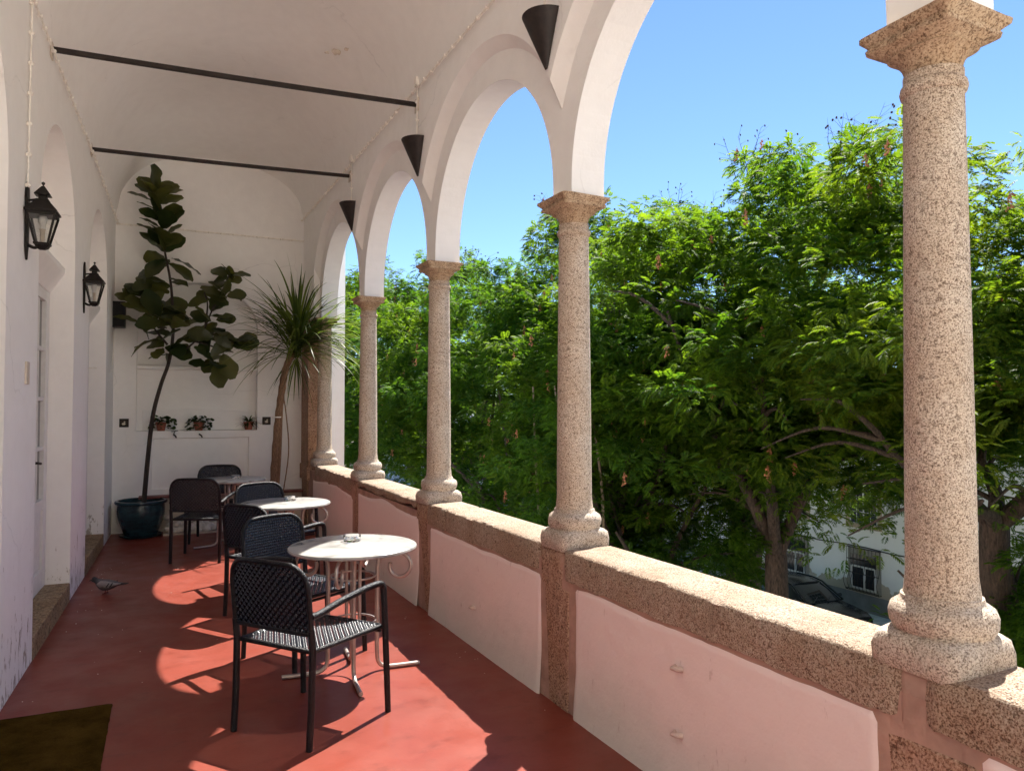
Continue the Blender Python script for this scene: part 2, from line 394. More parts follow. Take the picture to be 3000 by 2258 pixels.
# ---- parapet
par=thing('parapet','low parapet wall with granite coping and pink plaster panels','parapet',(0,0,0))
mb=MB()
def slab(mb,y0,y1,z0,z1,o0,o1):
    mb.hexa([(xr(y0,o0),y0,z0),(xr(y0,o1),y0,z0),(xr(y1,o1),y1,z0),(xr(y1,o0),y1,z0),(xr(y0,o0),y0,z1),(xr(y0,o1),y0,z1),(xr(y1,o1),y1,z1),(xr(y1,o0),y1,z1)])
slab(mb,YB,YE-.02,-5.6,.735,.0075,.27); mb.build('wall_core',M['mortar'],par)
def rough_slab(y0,y1,z0,z1,o0,o1,seed,amp=.006,wav=0,step=.025):
    # coping stone with uneven worn edges
    n=max(6,int((y1-y0)/step)); rings=[]
    for i in range(n+1):
        y=y0+(y1-y0)*i/n; end=min(i,n-i); sh=.012 if end==0 else 0
        q=lambda k,a=amp: a*mnoise.noise(Vector((y*9,k*7.3+seed,0)))+a*.7*mnoise.noise(Vector((y*34,k*3.3+seed,2)))
        w=wav*(.5+.5*mnoise.noise(Vector((y*2.2,seed,5))))+wav*.4*mnoise.noise(Vector((y*6,seed,7)))
        c=.014
        ring=[(o0+q(1)+sh,z0+w+q(2,amp*1.4)+sh),(o0+q(1)*.5+sh-.003,(z0+z1)/2+q(9)),(o0+q(3)+sh,z1-c-sh),(o0+c*.9+q(4),z1-q(5)*.4-sh-.002),
              ((o0*2+o1)/3,z1+q(10,amp*.5)-sh),((o0+2*o1)/3,z1+q(11,amp*.5)-sh),(o1-c,z1-sh),(o1-sh,z1-c),(o1-sh,z0+sh),((o0+o1)/2,z0+sh)]
        rings.append([(xr(y,o),y,z) for o,z in ring])
    mb=MB(); mb.loft(rings); return mb
joint=[(COLS[i]+(.03 if i==1 else .13),COLS[i+1]-(.045 if i==0 else .13)) for i in range(5)]
k=0
for i,(a,b) in enumerate(joint):
    i+=1; wav=.05 if i in(4,5) else .012
    z0=.655 if i<4 else .66
    if i==4: z0=.73
    if i==3:
        segs=[(a,b-.38),(b-.376,b)]
    elif i==2: segs=[(a,a+0.0),(a,b)][1:]
    else: segs=[(a,b)]
    for (p,q) in segs:
        rough_slab(p,q,z0,.818,.0,.285,k*5.1,.007,wav).build('coping_stone',M['cap'],par,smooth=50); k+=1
for i,y in enumerate(COLS[:-1],1):
    if i!=2: rough_slab(y-.128,y+.128,.60 if i!=4 else .55,.803,.004,.28,k*5.1,.006,.01).build('pedestal_stone',M['post'],par,smooth=50)
    else: rough_slab(y-.06,y+.045,.60,.80,.010,.28,k*5.1,.008,.01).build('mortar_joint',M['mortar'],par,smooth=50)
    k+=1
    w0,w1=(.13,.10) if i<4 else (.085,.065)
    # upright post stone (irregular)
    n=14; rings=[]
    for s_ in range(n+1):
        z=-.01+s_/n*.62; u=s_/n; w=w1+(w0-w1)*u
        yc=y-.05-.02*(1-u)-(.09*(1-u) if i>=4 else 0)
        d=lambda kk: .010*mnoise.noise(Vector((z*5,kk+i*3.7,1)))
        rings.append([(xr(yc,.004)+.006*mnoise.noise(Vector((z*8,i,3))),yc-w+d(1),z),(xr(yc,.004),yc+w+d(2),z),(xr(yc,.1),yc+w,z),(xr(yc,.1),yc-w,z)])
    mb=MB(); mb.loft(rings); mb.build('post_stone',M['post'],par,bevel=.008,seg=2)
    k+=1
def panel(y0,y1,z0,z1,seed,topf=None):
    # pink plaster patch with soft wavy outline, slightly proud
    ny=int((y1-y0)/.02); nz=40; v=[];f=[]; c=(y0+y1)/2
    for i in range(ny+1):
        y=y0+(y1-y0)*i/ny; e=min(i,ny-i)/ny*(y1-y0)
        zt=z1+ (topf(y) if topf else 0)+.010*mnoise.noise(Vector((y*3.5,seed,0)))
        if e<.022: zt-= .022-math.sqrt(max(0,.022**2-(.022-e)**2))
        for j in range(nz+1):
            u=j/nz; z=z0+(zt-z0)*u
            rim=min(e/.006,(1-u)*(zt-z0)/.006,1); rim=max(0,rim); pr=.001+.008*(1-rim)
            yy=y+ (.008*mnoise.noise(Vector((z*6,seed+ (0 if i<ny/2 else 5),1))) if e<.05 else 0)
            flare=-.018*(1-u)**4
            pr+=.004*mnoise.noise(Vector((y*2.3,z*2.3,seed)))+.0015*mnoise.noise(Vector((y*14,z*14,seed)))+flare
            v.append((xr(yy,pr),yy,z))
    for i in range(ny):
        for j in range(nz):
            a=i*(nz+1)+j; f.append((a,a+nz+1,a+nz+2,a+1))
    return v,f
pan=[]
for i in range(1,6):
    a,b=COLS[i-1],COLS[i]
    y0=a+(.115 if i<4 else .06); y1=b-(.20 if i<3 else (.19 if i==3 else .16 ))
    if i==2: y0=a+.10; y1=b-.235
    if i==5: y1=b-.02
    tf=None; z1=.645
    if i==4: z1=.70; tf=lambda y:-.02*sin((y-5.6)*5)
    if i==5: z1=.62; tf=lambda y:.05*abs(sin((y-7.7)*1.7))
    v,f_=panel(y0,y1,-.01,z1,i*4.7,tf)
    o=mkobj('plaster_panel',v,f_,M['pink'],par,smooth=180); pan.append(o)
# iron stubs left in the plaster
M['stub']=simple('plaster_stub',(.62,.48,.42),.8,bmp=.8)
for (y,z) in ((2.477,.498),(2.479,.236),(4.536,.25),(6.75,.30)):
    mb=MB(); pts=[(xr(y,.0),y-.02,z),(xr(y,-.025),y-.012,z+.004),(xr(y,-.03),y+.01,z+.002),(xr(y,.0),y+.024,z)]
    mb.tube(pts,[.012,.010,.008,.011],8); mb.build('plaster_stub',M['stub'],par,smooth=60)

# corner pilaster by the end wall
t=thing('stone_pilaster','brown stone pilaster in the far right corner behind the palm trunk','pilaster',(xr(10.1,0),10.1,0),R(1.6))
mb=MB(); mb.box(-.02,.25,-.22,.22,.80,2.72); mb.build('shaft',M['post'],t,bevel=.012)
mb=MB(); mb.box(-.035,.26,-.24,.23,.60,.80); mb.build('base',M['post'],t,bevel=.012)
mb=MB(); mb.box(-.012,.2,-.16,.20,0,.60); mb.build('lower_post',M['post'],t,bevel=.012)

# ---- left wall with arched recesses
OPEN=[(.48,2.05),(2.97,4.54),(5.41,6.95),(7.88,9.46)]
def left_wall():
    root=thing('side_wall','white side wall with tall arched door recesses, paint worn near the floor','wall',(0,0,0))
    mb=MB(); top=4.9; N=32; D=-.215
    def q(y0,z0,y1,z1,off,t0=None,t1=None):
        mb.add([(xl(y0,off),y0,z0),(xl(y1,off),y1,z1),(xl(y1,off),y1,top if t1 is None else t1),(xl(y0,off),y0,top if t0 is None else t0)],[(3,2,1,0)])
    prev=YB-.3
    for a,b in OPEN:
        q(prev,-.02,a,-.02,0); prev=b
        yc=(a+b)/2; r=(b-a)/2; zs=2.76
        pts=[(a,0),(a,zs)]+[(yc-r*cos(PI*i/N),zs+r*sin(PI*i/N)) for i in range(1,N)]+[(b,zs),(b,0)]
        for i in range(len(pts)-1):
            (y0,z0),(y1,z1)=pts[i],pts[i+1]
            if abs(y1-y0)>1e-6: q(y0,z0,y1,z1,0)
            mb.add([(xl(y0,0),y0,z0),(xl(y1,0),y1,z1),(xl(y1,D),y1,z1),(xl(y0,D),y0,z0)],[(0,1,2,3)])
        mb.add([(xl(a-.05,D),a-.05,-.02),(xl(b+.05,D),b+.05,-.02),(xl(b+.05,D),b+.05,3.7),(xl(a-.05,D),a-.05,3.7)],[(3,2,1,0)])
    q(prev,-.02,YE+.3,-.02,0)
    mb.build('wall_face',M['leftwall'],root,smooth=30)
    for a,b in OPEN:
        s=MB(); n=8
        for kk,(p0,p1) in enumerate(((a,a+.62),(a+.624,b))):
            s.hexa([(xl(p0,D-.01),p0,-.02),(xl(p0,.004),p0,-.02),(xl(p1,.004),p1,-.02),(xl(p1,D-.01),p1,-.02),(xl(p0,D-.01),p0,.145),(xl(p0,.004),p0,.145),(xl(p1,.004),p1,.145),(xl(p1,D-.01),p1,.145)])
        s.build('threshold',M['step'],root,bevel=.01)
        # splayed lintel
        l=MB(); z0,z1=2.46,2.66
        pr=[(D-.01,z0),(D+.05,z0),(D+.15,z1-.04),(D+.15,z1),(D-.01,z1+.01)]
        l.loft([[ (xl(y,o),y,z) for o,z in pr] for y in (a+.002,b-.002)]); l.build('lintel',M['leftwall'],root,bevel=.006)
        # double door
        yc=(a+b)/2; d=MB()
        X=lambda y,o:xl(y,D+o)
        def bx(m,y0,y1,z0,z1,o0,o1): m.hexa([(X(y0,o0),y0,z0),(X(y0,o1),y0,z0),(X(y1,o1),y1,z0),(X(y1,o0),y1,z0),(X(y0,o0),y0,z1),(X(y0,o1),y0,z1),(X(y1,o1),y1,z1),(X(y1,o0),y1,z1)])
        dr=MB(); hw=(b-a)/2-.03
        for sgn in (-1,1):
            y_in,y_out=yc+sgn*.01,yc+sgn*hw
            ya,yb=min(y_in,y_out),max(y_in,y_out)
            bx(dr,ya,ya+.13,.15,2.455,.005,.05); bx(dr,yb-.13,yb,.15,2.455,.005,.05)
            m0,m1=ya+.132,yb-.132
            bx(dr,m0,m1,.15,.30,.006,.048); bx(dr,m0,m1,.76,.84,.006,.048); bx(dr,m0,m1,.31,.75,.004,.03); bx(dr,m0,m1,2.37,2.455,.006,.048)
            for zz in (1.215,1.595,1.98): bx(dr,m0,m1,zz,zz+.03,.006,.042)
            bx(dr,(m0+m1)/2-.012,(m0+m1)/2+.012,.842,2.368,.007,.04)
        door=dr.build('door',M['doorwhite'],root,bevel=.004)
        g=MB(); bx(g,a+.14,b-.14,.80,2.40,.012,.018); g.build('glass_panes',M['darkglass'],door)
        h=MB(); h.tube([(X(yc+.06,.05),yc+.06,1.15),(X(yc+.06,.09),yc+.06,1.15),(X(yc+.15,.10),yc+.15,1.14)],.009,8); h.build('handle',M['iron'],door,smooth=60)
    p=MB(); y=5.08; p.hexa([(xl(y-.04,0),y-.04,1.68),(xl(y-.04,.012),y-.04,1.68),(xl(y+.04,.012),y+.04,1.68),(xl(y+.04,0),y+.04,1.68),(xl(y-.04,0),y-.04,1.81),(xl(y-.04,.012),y-.04,1.81),(xl(y+.04,.012),y+.04,1.81),(xl(y+.04,0),y+.04,1.81)])
    p.build('switch_plate',M['plate'],root,bevel=.003)
    return root
left_wall()

# ---- vault
def vault():
    v=[];f=[];nu=40;nys=60
    for j in range(nys+1):
        y=YB-.3+(YE+.0-YB+.3)*j/nys
        x0,x1=xl(y,-.0),xr(y,.0); e=max(0,1-(YE-y)/1.5)
        crown=4.98-.24*e*e*(3-2*e)
        bay=.035*cos(2*PI*(y-COLS[3])/2.045)
        for i in range(nu+1):
            s=-1+2*i/nu; zz0=3.90+(4.08-3.90)*(s+1)/2
            z=zz0+(crown-bay*(1-s*s)-zz0)*(1-abs(s)**2.5)**(1/2.1)
            v.append(((x0+x1)/2+(x1-x0)/2*s,y,z))
    for j in range(nys):
        for i in range(nu):
            a=j*(nu+1)+i; f.append((a,a+nu+1,a+nu+2,a+1))
    o=mkobj('ceiling',v,f,M['ceil'],smooth=180)
    tag(o,'off white plastered barrel vault ceiling','ceiling',kind='structure')
    r=MB(); r.box(-2.6,2.35,YB-.4,YE+1.2,5.12,5.35); ro=r.build('roof',M['white']); tag(ro,'unseen flat roof slab added above the loggia vault to block the sun','roof',kind='structure')  # the slab over the vault is unseen, put in to block the sun
vault()
# plaster fragments / hooks on the ceiling
ck=thing('ceiling_stub','small broken plaster stubs on the vault above the middle table','ceiling stub',(1.36,6.75,4.76))
for (x,y,z,r_) in ((.06,-.15,-.03,.018),(0,0,0,.032),(-.06,.11,.03,.016)):
    mb=MB(); blob_(mb,(x,y,z+.01),r_,x*40+2,1.3,.7,.8,7,5,.7); mb.build('stub',M['plate'],ck)

# ---- end wall with niche
def end_wall():
    root=thing('end_wall','white end wall with arched niche, shelf ledge and framed panel','wall')
    mb=MB(); Y=YE; x0,x1=-.75,1.95; nx0,nx1=-.344,1.085; zs=2.56; zb=1.245
    xc=(nx0+nx1)/2; r=(nx1-nx0)/2; rz=.58; N=32; top=4.9; D=.17
    def q(xa,za,xb,zb_,ta=top,tb=top,y=Y): mb.add([(xa,y,za),(xb,y,zb_),(xb,y,tb),(xa,y,ta)],[(0,1,2,3)])
    q(x0,-.02,nx0,-.02); q(nx1,-.02,x1,-.02)
    # below niche, with framed shallow panel
    px0,px1,pz0,pz1=-.17,.985,.52,1.155
    q(nx0,-.02,px0,-.02,zb,zb); q(px1,-.02,nx1,-.02,zb,zb); q(px0,-.02,px1,-.02,pz0,pz0); q(px0,pz1,px1,pz1,zb,zb)
    d=.025
    mb.add([(px0,Y,pz0),(px1,Y,pz0),(px1,Y,pz1),(px0,Y,pz1),(px0+.01,Y+d,pz0+.01),(px1-.01,Y+d,pz0+.01),(px1-.01,Y+d,pz1-.01),(px0+.01,Y+d,pz1-.01)],
           [(4,5,6,7),(0,1,5,4),(1,2,6,5),(2,3,7,6),(3,0,4,7)])
    pts=[(nx0,zb),(nx0,zs)]+[(xc-r*cos(PI*i/N),zs+rz*sin(PI*i/N)) for i in range(1,N)]+[(nx1,zs),(nx1,zb)]
    for i in range(len(pts)-1):
        (a,za),(b,zb2)=pts[i],pts[i+1]
        if abs(a-b)>1e-6: q(a,za,b,zb2)
        mb.add([(a,Y,za),(b,Y,zb2),(b,Y+D,zb2),(a,Y+D,za)],[(3,2,1,0)])
    mb.add([(nx0,Y,zb),(nx1,Y,zb),(nx1,Y+D,zb),(nx0,Y+D,zb)],[(0,1,2,3)])
    q(nx0-.05,zb-.02,nx1+.05,zb-.02,3.3,3.3,Y+D)
    mb.build('wall_face',M['endw'],root)
    s=MB(); s.box(nx0+.003,nx1-.003,Y+.03,Y+D-.002,2.02,2.065); s.build('shelf',M['endw'],root,bevel=.006)
    s=MB(); s.box(nx0+.07,nx1-.003,Y+.145,Y+D-.002,1.25,1.50); s.box(nx0+.07,nx1-.003,Y+.13,Y+D-.004,1.49,1.52); s.build('niche_upstand',M['endw'],root,bevel=.004)
    for x in (.085,.385):
        t=MB(); t.tube([(x,Y,1.20),(x,Y-.06,1.20),(x+.02,Y-.09,1.185),(x+.03,Y-.09,1.16)],[.010,.010,.009,.008],8)
        if x<.2: t.tube([(x,Y-.05,1.21),(x+.015,Y-.055,1.245)],.006,6); t.tube([(x-.03,Y-.055,1.24),(x+.05,Y-.055,1.25)],.005,6)
        t.build('tap' if x<.2 else 'spout',M['iron'],root,smooth=50)
    return root
end_wall()
# exterior sun blocker is the real building behind the wall
b=MB(); b.box(-3.2,2.3,YE+.32,YE+6,-5.6,6.4); b.box(-8.5,xl(0)-.32,YB-.3,YE+6,-5.6,6.4); b.box(-1.2,1.9,YB-.3,YE+.3,-5.6,-.05)
o=b.build('own_building',M['white']); tag(o,'rest of the white building that carries the loggia','building')
b=MB(); b.box(-9,9,-10.5,-6.5,-5.6,7.0); o=b.build('bounce_wall',simple('cream_bounce_wash',(.62,.57,.48),.9,var=.06,vs=2)); tag(o,'unseen cream block added behind the camera to bounce sunlight','building')  # unseen block added behind the camera, bounces sun into the loggia
b=MB(); b.box(-8.5,6,-6.5,YB-.302,-.3,-.01); o=b.build('bounce_terrace',simple('pale_bounce_stone',(.88,.85,.79),.8,var=.04,vs=3)); tag(o,kind='structure')  # unseen pale slab added to throw sunlight up onto the vault

# bench slab + pebbles
t=thing('basin_ledge','dark red edged ledge slab along the foot of the end wall','ledge',(0,0,0))
mb=MB(); mb.box(-.30,1.655,10.17,YE+.0-.002,.425,.452); mb.build('slab',M['redpaint'],t,bevel=.005)
mb=MB(); mb.box(-.30,1.655,10.30,YE-.003,-.0,.423); mb.build('back_panel',M['plate'],t)
vs=MB(); random.seed(3)
ico=None
for i in range(210):
    x=random.uniform(.02,1.5); y=random.uniform(9.97,10.27); blob(vs,(x,y,.035+random.uniform(0,.16)*(y-9.95)/.3),random.uniform(.034,.056),i,1,1,.75)
o=vs.build('pebble_bed',M['pebble'],smooth=180); tag(o,'bed of rounded white pebbles under the end wall ledge','pebbles',kind='stuff')
o=mb=MB(); mb.box(-.02,1.6,9.95,10.29,0.0,.02); o=mb.build('pebble_tray',M['plate']); tag(o,'low pale kerb strip carrying the white pebbles','kerb')

# framed tiles
for (x,z,l) in ((-.473,1.351,'small dark framed tile left of the niche, a pale figure on it'),(1.202,1.364,'small dark framed tile right of the niche beside the palm trunk')):
    t=thing('framed_tile',l,'tile',(x,YE-.002,z),group='framed tiles on the end wall')
    mb=MB(); mb.box(-.052,.052,-.012,0,-.052,.052); mb.build('frame',M['iron'],t,bevel=.003)
    mb=MB(); mb.box(-.036,.036,-.0145,-.0125,-.036,.036); mb.build('picture',M['soil'],t)
    mb=MB(); blob(mb,(-.004,-.015,-.012),.018,3,1.2,.12,.9); blob(mb,(.006,-.015,.012),.010,8,1,.12,1); mb.build('pale_figure',M['plate'],t,smooth=180)

# ---- tie rods
for y,l,dx in ((5.69,'dark iron tie rod across the vault, nearer of the two',0),(7.83,'dark iron tie rod across the vault, farther of the two',0)):
    t=thing('tie_rod',l,'tie rod',(0,y,0),group='tie rods across the vault')
    x0,x1=xl(y,-.02),xr(y,.02); za,zb=(3.905,3.965) if y<6 else (3.925,3.985)
    mb=MB(); h=.016
    rings=[]
    for i in range(9):
        u=i/8; x=x0+(x1-x0)*u; z=za+(zb-za)*u-.006*sin(PI*u)
        rings.append([(x,-h,z-h),(x,h,z-h),(x,h,z+h),(x,-h,z+h)])
    mb.loft(rings); mb.build('bar',M['iron'],t,bevel=.003)
    for xx,zz,sg in ((xl(y,.0),za,1),(xr(y,.0),zb,-1)):
        mb=MB(); mb.box(min(xx,xx+sg*.012),max(xx,xx+sg*.012),-.045,.045,zz-.06,zz+.05); mb.build('wall_anchor',M['plate'],t,bevel=.004)

# ---- cone wall lights
def make_cone():
    t=thing('cone_wall_light','','wall light',group='half cone wall lights between the arches')
    mb=MB(); n=20; prof=[(.012,-.135),(.135,.145)]
    def ring(r,z,off=0): return [(-max(0,r)*sin(PI*j/(n-1))-.001,r*cos(PI*j/(n-1)),z) for j in range(n)]
    mb.loft([ring(.010,-.14),ring(.135,.145),ring(.128,.145),ring(.006,-.125)],cap=False,closed=False)
    mb.add([(-.001,.010,-.14),(-.001,.135,.145),(-.001,-.135,.145),(-.001,-.010,-.14)],[(0,1,2,3)])
    mb.build('shade',M['cone'],t,smooth=40)
    b=MB(); b.lathe([(.0,-.0),(.02,.01),(.03,.05),(.02,.09),(.0,.1)],-.05,0,12); b.build('bulb',M['doorwhite'],t,smooth=180)
    return t
cone0=make_cone()
cl=['largest half cone wall light, partly nearest, above the second nearest column','middle half cone wall light, above the third nearest column','smallest half cone wall light, above the column beside the palm','half cone wall light out of the frame overhead']
cys=[3.56,5.66,7.73,1.49]
for i,y in enumerate(cys):
    c=cone0 if i==0 else dup(cone0); c.location=(xr(y,-.002),y,3.52); c.rotation_euler=(0,0,R(1.6)); c['label']=cl[i]

# ---- insulated cable runs
ins=MB(); ins.lathe([(.006,-.014),(.011,-.012),(.013,-.004),(.008,.0),(.013,.004),(.011,.013),(.005,.016)],n=8)
ins_me=None
def cable_run(name,label,pts,step,r=.0055,twist=.010,hang=.0):
    t=thing('cable_run',label,'cable',group='old twisted cables on porcelain insulators')
    P=[Vector(p) for p in pts]; mb=MB(); path=[];seg=[]
    for a,b in zip(P[:-1],P[1:]):
        L=(b-a).length; n=max(1,round(L/step))
        for i in range(n):
            seg.append((a.lerp(b,i/n),a.lerp(b,(i+1)/n)))
    for s in (0,1):
        path=[]
        for a,b in seg:
            d=(b-a).normalized(); u=Vector((0,0,1)) if abs(d.z)<.7 else Vector((0,1,0))
            for q in range(6):
                tt=q/6; p=a.lerp(b,tt); ph=2*PI*tt+PI*s
                p=p+u*(sin(ph)*twist*.7)-Vector((0,0,hang))*sin(PI*tt); path.append(p)
        path.append(seg[-1][1]); mb.tube(path,r,5)
    mb.build('cable',M['cable'],t,smooth=180)
    return t,[s[0] for s in seg]+[seg[-1][1]]
def add_ins(t,pts,nrm):
    global ins_me
    for p in pts:
        if ins_me is None:
            o=ins.build('insulator',M['cable'],t,smooth=40); ins_me=o.data
        else:
            o=bpy.data.objects.new('insulator',ins_me); COL.objects.link(o); o.parent=t
        o.location=p; o.rotation_mode='QUATERNION'; o.rotation_quaternion=Vector(nrm).to_track_quat('Z','Y')
t,p=cable_run('c','white painted twisted cable along the top of the arcade wall',[(xr(y,-.028),y,4.07) for y in (-1.0,4.0,10.33)],.145); add_ins(t,p,(-1,0,0))
t,p=cable_run('c','white painted twisted cable along the top of the side wall above the lanterns',[(xl(y,.028),y,3.865+(-.06*max(0,(y-8)/2.3))) for y in (1.0,8.0,10.33)],.16); add_ins(t,p,(1,0,0))
t,p=cable_run('c','white painted twisted cable crossing the end wall above the niche',[(xl(10.33,.02),10.33,3.80),(1.66,10.33,3.79)],.145); add_ins(t,p,(0,-1,0))
for y,l in ((5.66,'short vertical cable dropping to the middle half cone light'),(7.73,'short vertical cable dropping to the smallest half cone light'),(3.56,'short vertical cable dropping to the largest half cone light')):
    t,p=cable_run('c',l,[(xr(y,-.015),y,4.12),(xr(y,-.015),y,3.68)],.15,twist=.004); add_ins(t,p,(-1,0,0))
    mb=MB(); mb.box(xr(y,-.035),xr(y,0),y-.028,y+.028,4.10,4.17); mb.build('junction_box',M['cable'],t,bevel=.004)
t,p=cable_run('c','vertical cable pair dropping down the side wall to the near lantern',[(xl(4.98,.015),4.98,3.86),(xl(4.95,.015),4.95,2.80)],.17,twist=.006); add_ins(t,p,(1,0,0))
# loose wires by the speaker
mb=MB(); mb.tube(spline([(xl(8.0,-.2),8.0,2.42),(xl(8.6,-.2),8.6,2.3),(xl(9.2,-.19),9.2,2.0),(xl(9.46,-.1),9.44,1.98),(xl(9.9,.012),9.9,1.97),(xl(10.2,.012),10.2,2.5)],8),.004,5)
o=mb.build('loose_wire',M['cable'],smooth=180); tag(o,'thin loose wire sagging from the far lantern to the speaker','wire')

# ---- wall lanterns
def make_lantern():
    t=thing('wall_lantern','','lantern',group='black wall lanterns')
    m=M['lantern']; mb=MB()
    # backplate: pointed both ends (in YZ plane, x=0 wall)
    out=[(0,-.235),(.014,-.19),(.03,-.15),(.034,-.06),(.034,.10),(.045,.14),(.034,.20),(.012,.235),(0,.245)]
    pts=out+[(-y,z) for y,z in out[-2:0:-1]]
    mb.loft([[(x,y,z) for y,z in pts] for x in (0,.014)]); mb.build('backplate',m,t,bevel=.003)
    mb=MB(); mb.tube(spline([(.01,0,-.14),(.05,0,-.155),(.085,0,-.13)],5),.010,8); mb.tube([(.01,0,.13),(.06,0,.14),(.10,0,.13)],.007,8)
    mb.build('bracket',m,t,smooth=60)
    cx=.088
    def s4(z,h): return [(cx-h,-h,z),(cx+h,-h,z),(cx+h,h,z),(cx-h,h,z)]
    fr=MB(); zb,zt,hb,ht=-.125,.045,.034,.072
    for sx in (-1,1):
        for sy in (-1,1):
            fr.tube([(cx+sx*hb,sy*hb,zb),(cx+sx*ht,sy*ht,zt)],.008,5)
    fr.loft([s4(zb-.012,hb+.008),s4(zb,hb+.01)]); fr.loft([s4(zt-.006,ht+.004),s4(zt+.012,ht+.006)])
    fr.loft([s4(zb-.04,.014),s4(zb-.03,.03),s4(zb-.012,hb+.004)])
    fr.build('cage',m,t,bevel=.002)
    rf=MB(); rf.loft([s4(zt+.012,ht+.014),s4(zt+.022,ht+.014),s4(zt+.085,.036),s4(zt+.095,.034)]); rf.build('lamp_roof',m,t,bevel=.002)
    tp=MB(); tp.loft([s4(zt+.095,.022),s4(zt+.12,.022)]); tp.loft([s4(zt+.12,.042),s4(zt+.126,.042),s4(zt+.178,.008)]); tp.lathe([(.004,zt+.175),(.004,zt+.185),(.010,zt+.192),(.010,zt+.20),(.0,zt+.207)],cx,0,10); tp.build('finial',m,t,bevel=.001)
    g=MB()
    for (ax,ay) in ((1,0),(-1,0),(0,1),(0,-1)):
        q=[]
        for z,h in ((zb,hb-.002),(zt,ht-.002)):
            if ax: q+= [(cx+ax*h,-h,z),(cx+ax*h,h,z)]
            else: q+=[(cx-h,ay*h,z),(cx+h,ay*h,z)]
        g.add(q,[(0,1,3,2)])
    gm=bpy.data.materials.get('thin_pane')
    if not gm:
        gm=bpy.data.materials.new('thin_pane'); gm.use_nodes=True; nt=gm.node_tree; out_=nt.nodes['Material Output']
        tr=nd(nt,'ShaderNodeBsdfTransparent'); tr.inputs[0].default_value=(.9,.9,.88,1); gl=nd(nt,'ShaderNodeBsdfGlossy'); gl.inputs['Roughness'].default_value=.05
        mx=nd(nt,'ShaderNodeMixShader'); mx.inputs[0].default_value=.12; nt.links.new(tr.outputs[0],mx.inputs[1]); nt.links.new(gl.outputs[0],mx.inputs[2]); nt.links.new(mx.outputs[0],out_.inputs[0])
    g.build('glass_panes',gm,t)
    b=MB(); b.lathe([(0,-.05),(.015,-.045),(.016,-.01),(.024,.0),(.027,.02),(.02,.042),(.006,.055),(0,.057)],cx,0,14); b.build('bulb',M['doorwhite'],t,smooth=60)
    b=MB(); b.lathe([(.012,-.12),(.014,-.05),(.018,-.045),(.018,-.04)],cx,0,12); b.build('socket',M['plate'],t,smooth=60)
    return t
lan=make_lantern(); lan.location=(xl(4.98,.002),4.98,2.60); lan.rotation_euler=(0,0,R(-1.5)); lan.scale=(.94,)*3; lan['label']='nearer and larger black wall lantern with clear glass, left of the photo'
l2=dup(lan,(xl(7.47,.002),7.47,2.585),R(-1.5),'farther black wall lantern, between the arched recesses near the speaker'); 
# ---- speaker
t=thing('wall_speaker','black box speaker mounted high in the far left corner','speaker',(-.535,10.21,2.665))
mb=MB(); mb.box(-.07,.07,-.09,.09,-.155,.155); mb.build('cabinet',M['black'],t,bevel=.008)
mb=MB(); mb.box(-.06,.06,-.096,-.0905,-.145,.145); mb.build('grille',M['wickerwrap'],t)
mb=MB(); mb.box(-.03,.03,.0905,.138,-.05,.05); mb.build('bracket',M['black'],t)

# ---- wicker chairs
def weave(inside,P,umin,umax,vmin,vmax,pitch=.0180,w=.0066,amp=.0046):
    """woven straps over domain inside(u,v); P(u,v)->(point,normal,du,dv)"""
    mb=MB()
    nu=int((umax-umin)/pitch); nv=int((vmax-vmin)/pitch)
    def strap(fixed,is_u,idx):
        runs=[];cur=[]
        lo,hi=(vmin,vmax) if is_u else (umin,umax); n=int((hi-lo)/(pitch/2))
        for k in range(n+1):
            s=lo+k*pitch/2; u,v=(fixed,s) if is_u else (s,fixed)
            if inside(u,v):
                p,nn,du,dv=P(u,v); side=du if is_u else dv
                ph=cos(PI*((s-lo)/pitch-.5)+PI*idx+(0 if is_u else PI))
                c=p+nn*amp*ph
                cur.append((c-side*w,c+nn*.0036,c+side*w))
            elif cur: runs.append(cur);cur=[]
        if cur: runs.append(cur)
        for r in runs:
            if len(r)<2: continue
            b=len(mb.v)
            for t3 in r: mb.v+= [tuple(q) for q in t3]
            for k in range(len(r)-1):
                for j in range(2):
                    mb.f.append((b+k*3+j,b+k*3+j+1,b+k*3+4+j,b+k*3+3+j))
    for i in range(nu+1): strap(umin+(i+.5)*pitch,True,i)
    for i in range(nv+1): strap(vmin+(i+.5)*pitch,False,i)
    return mb
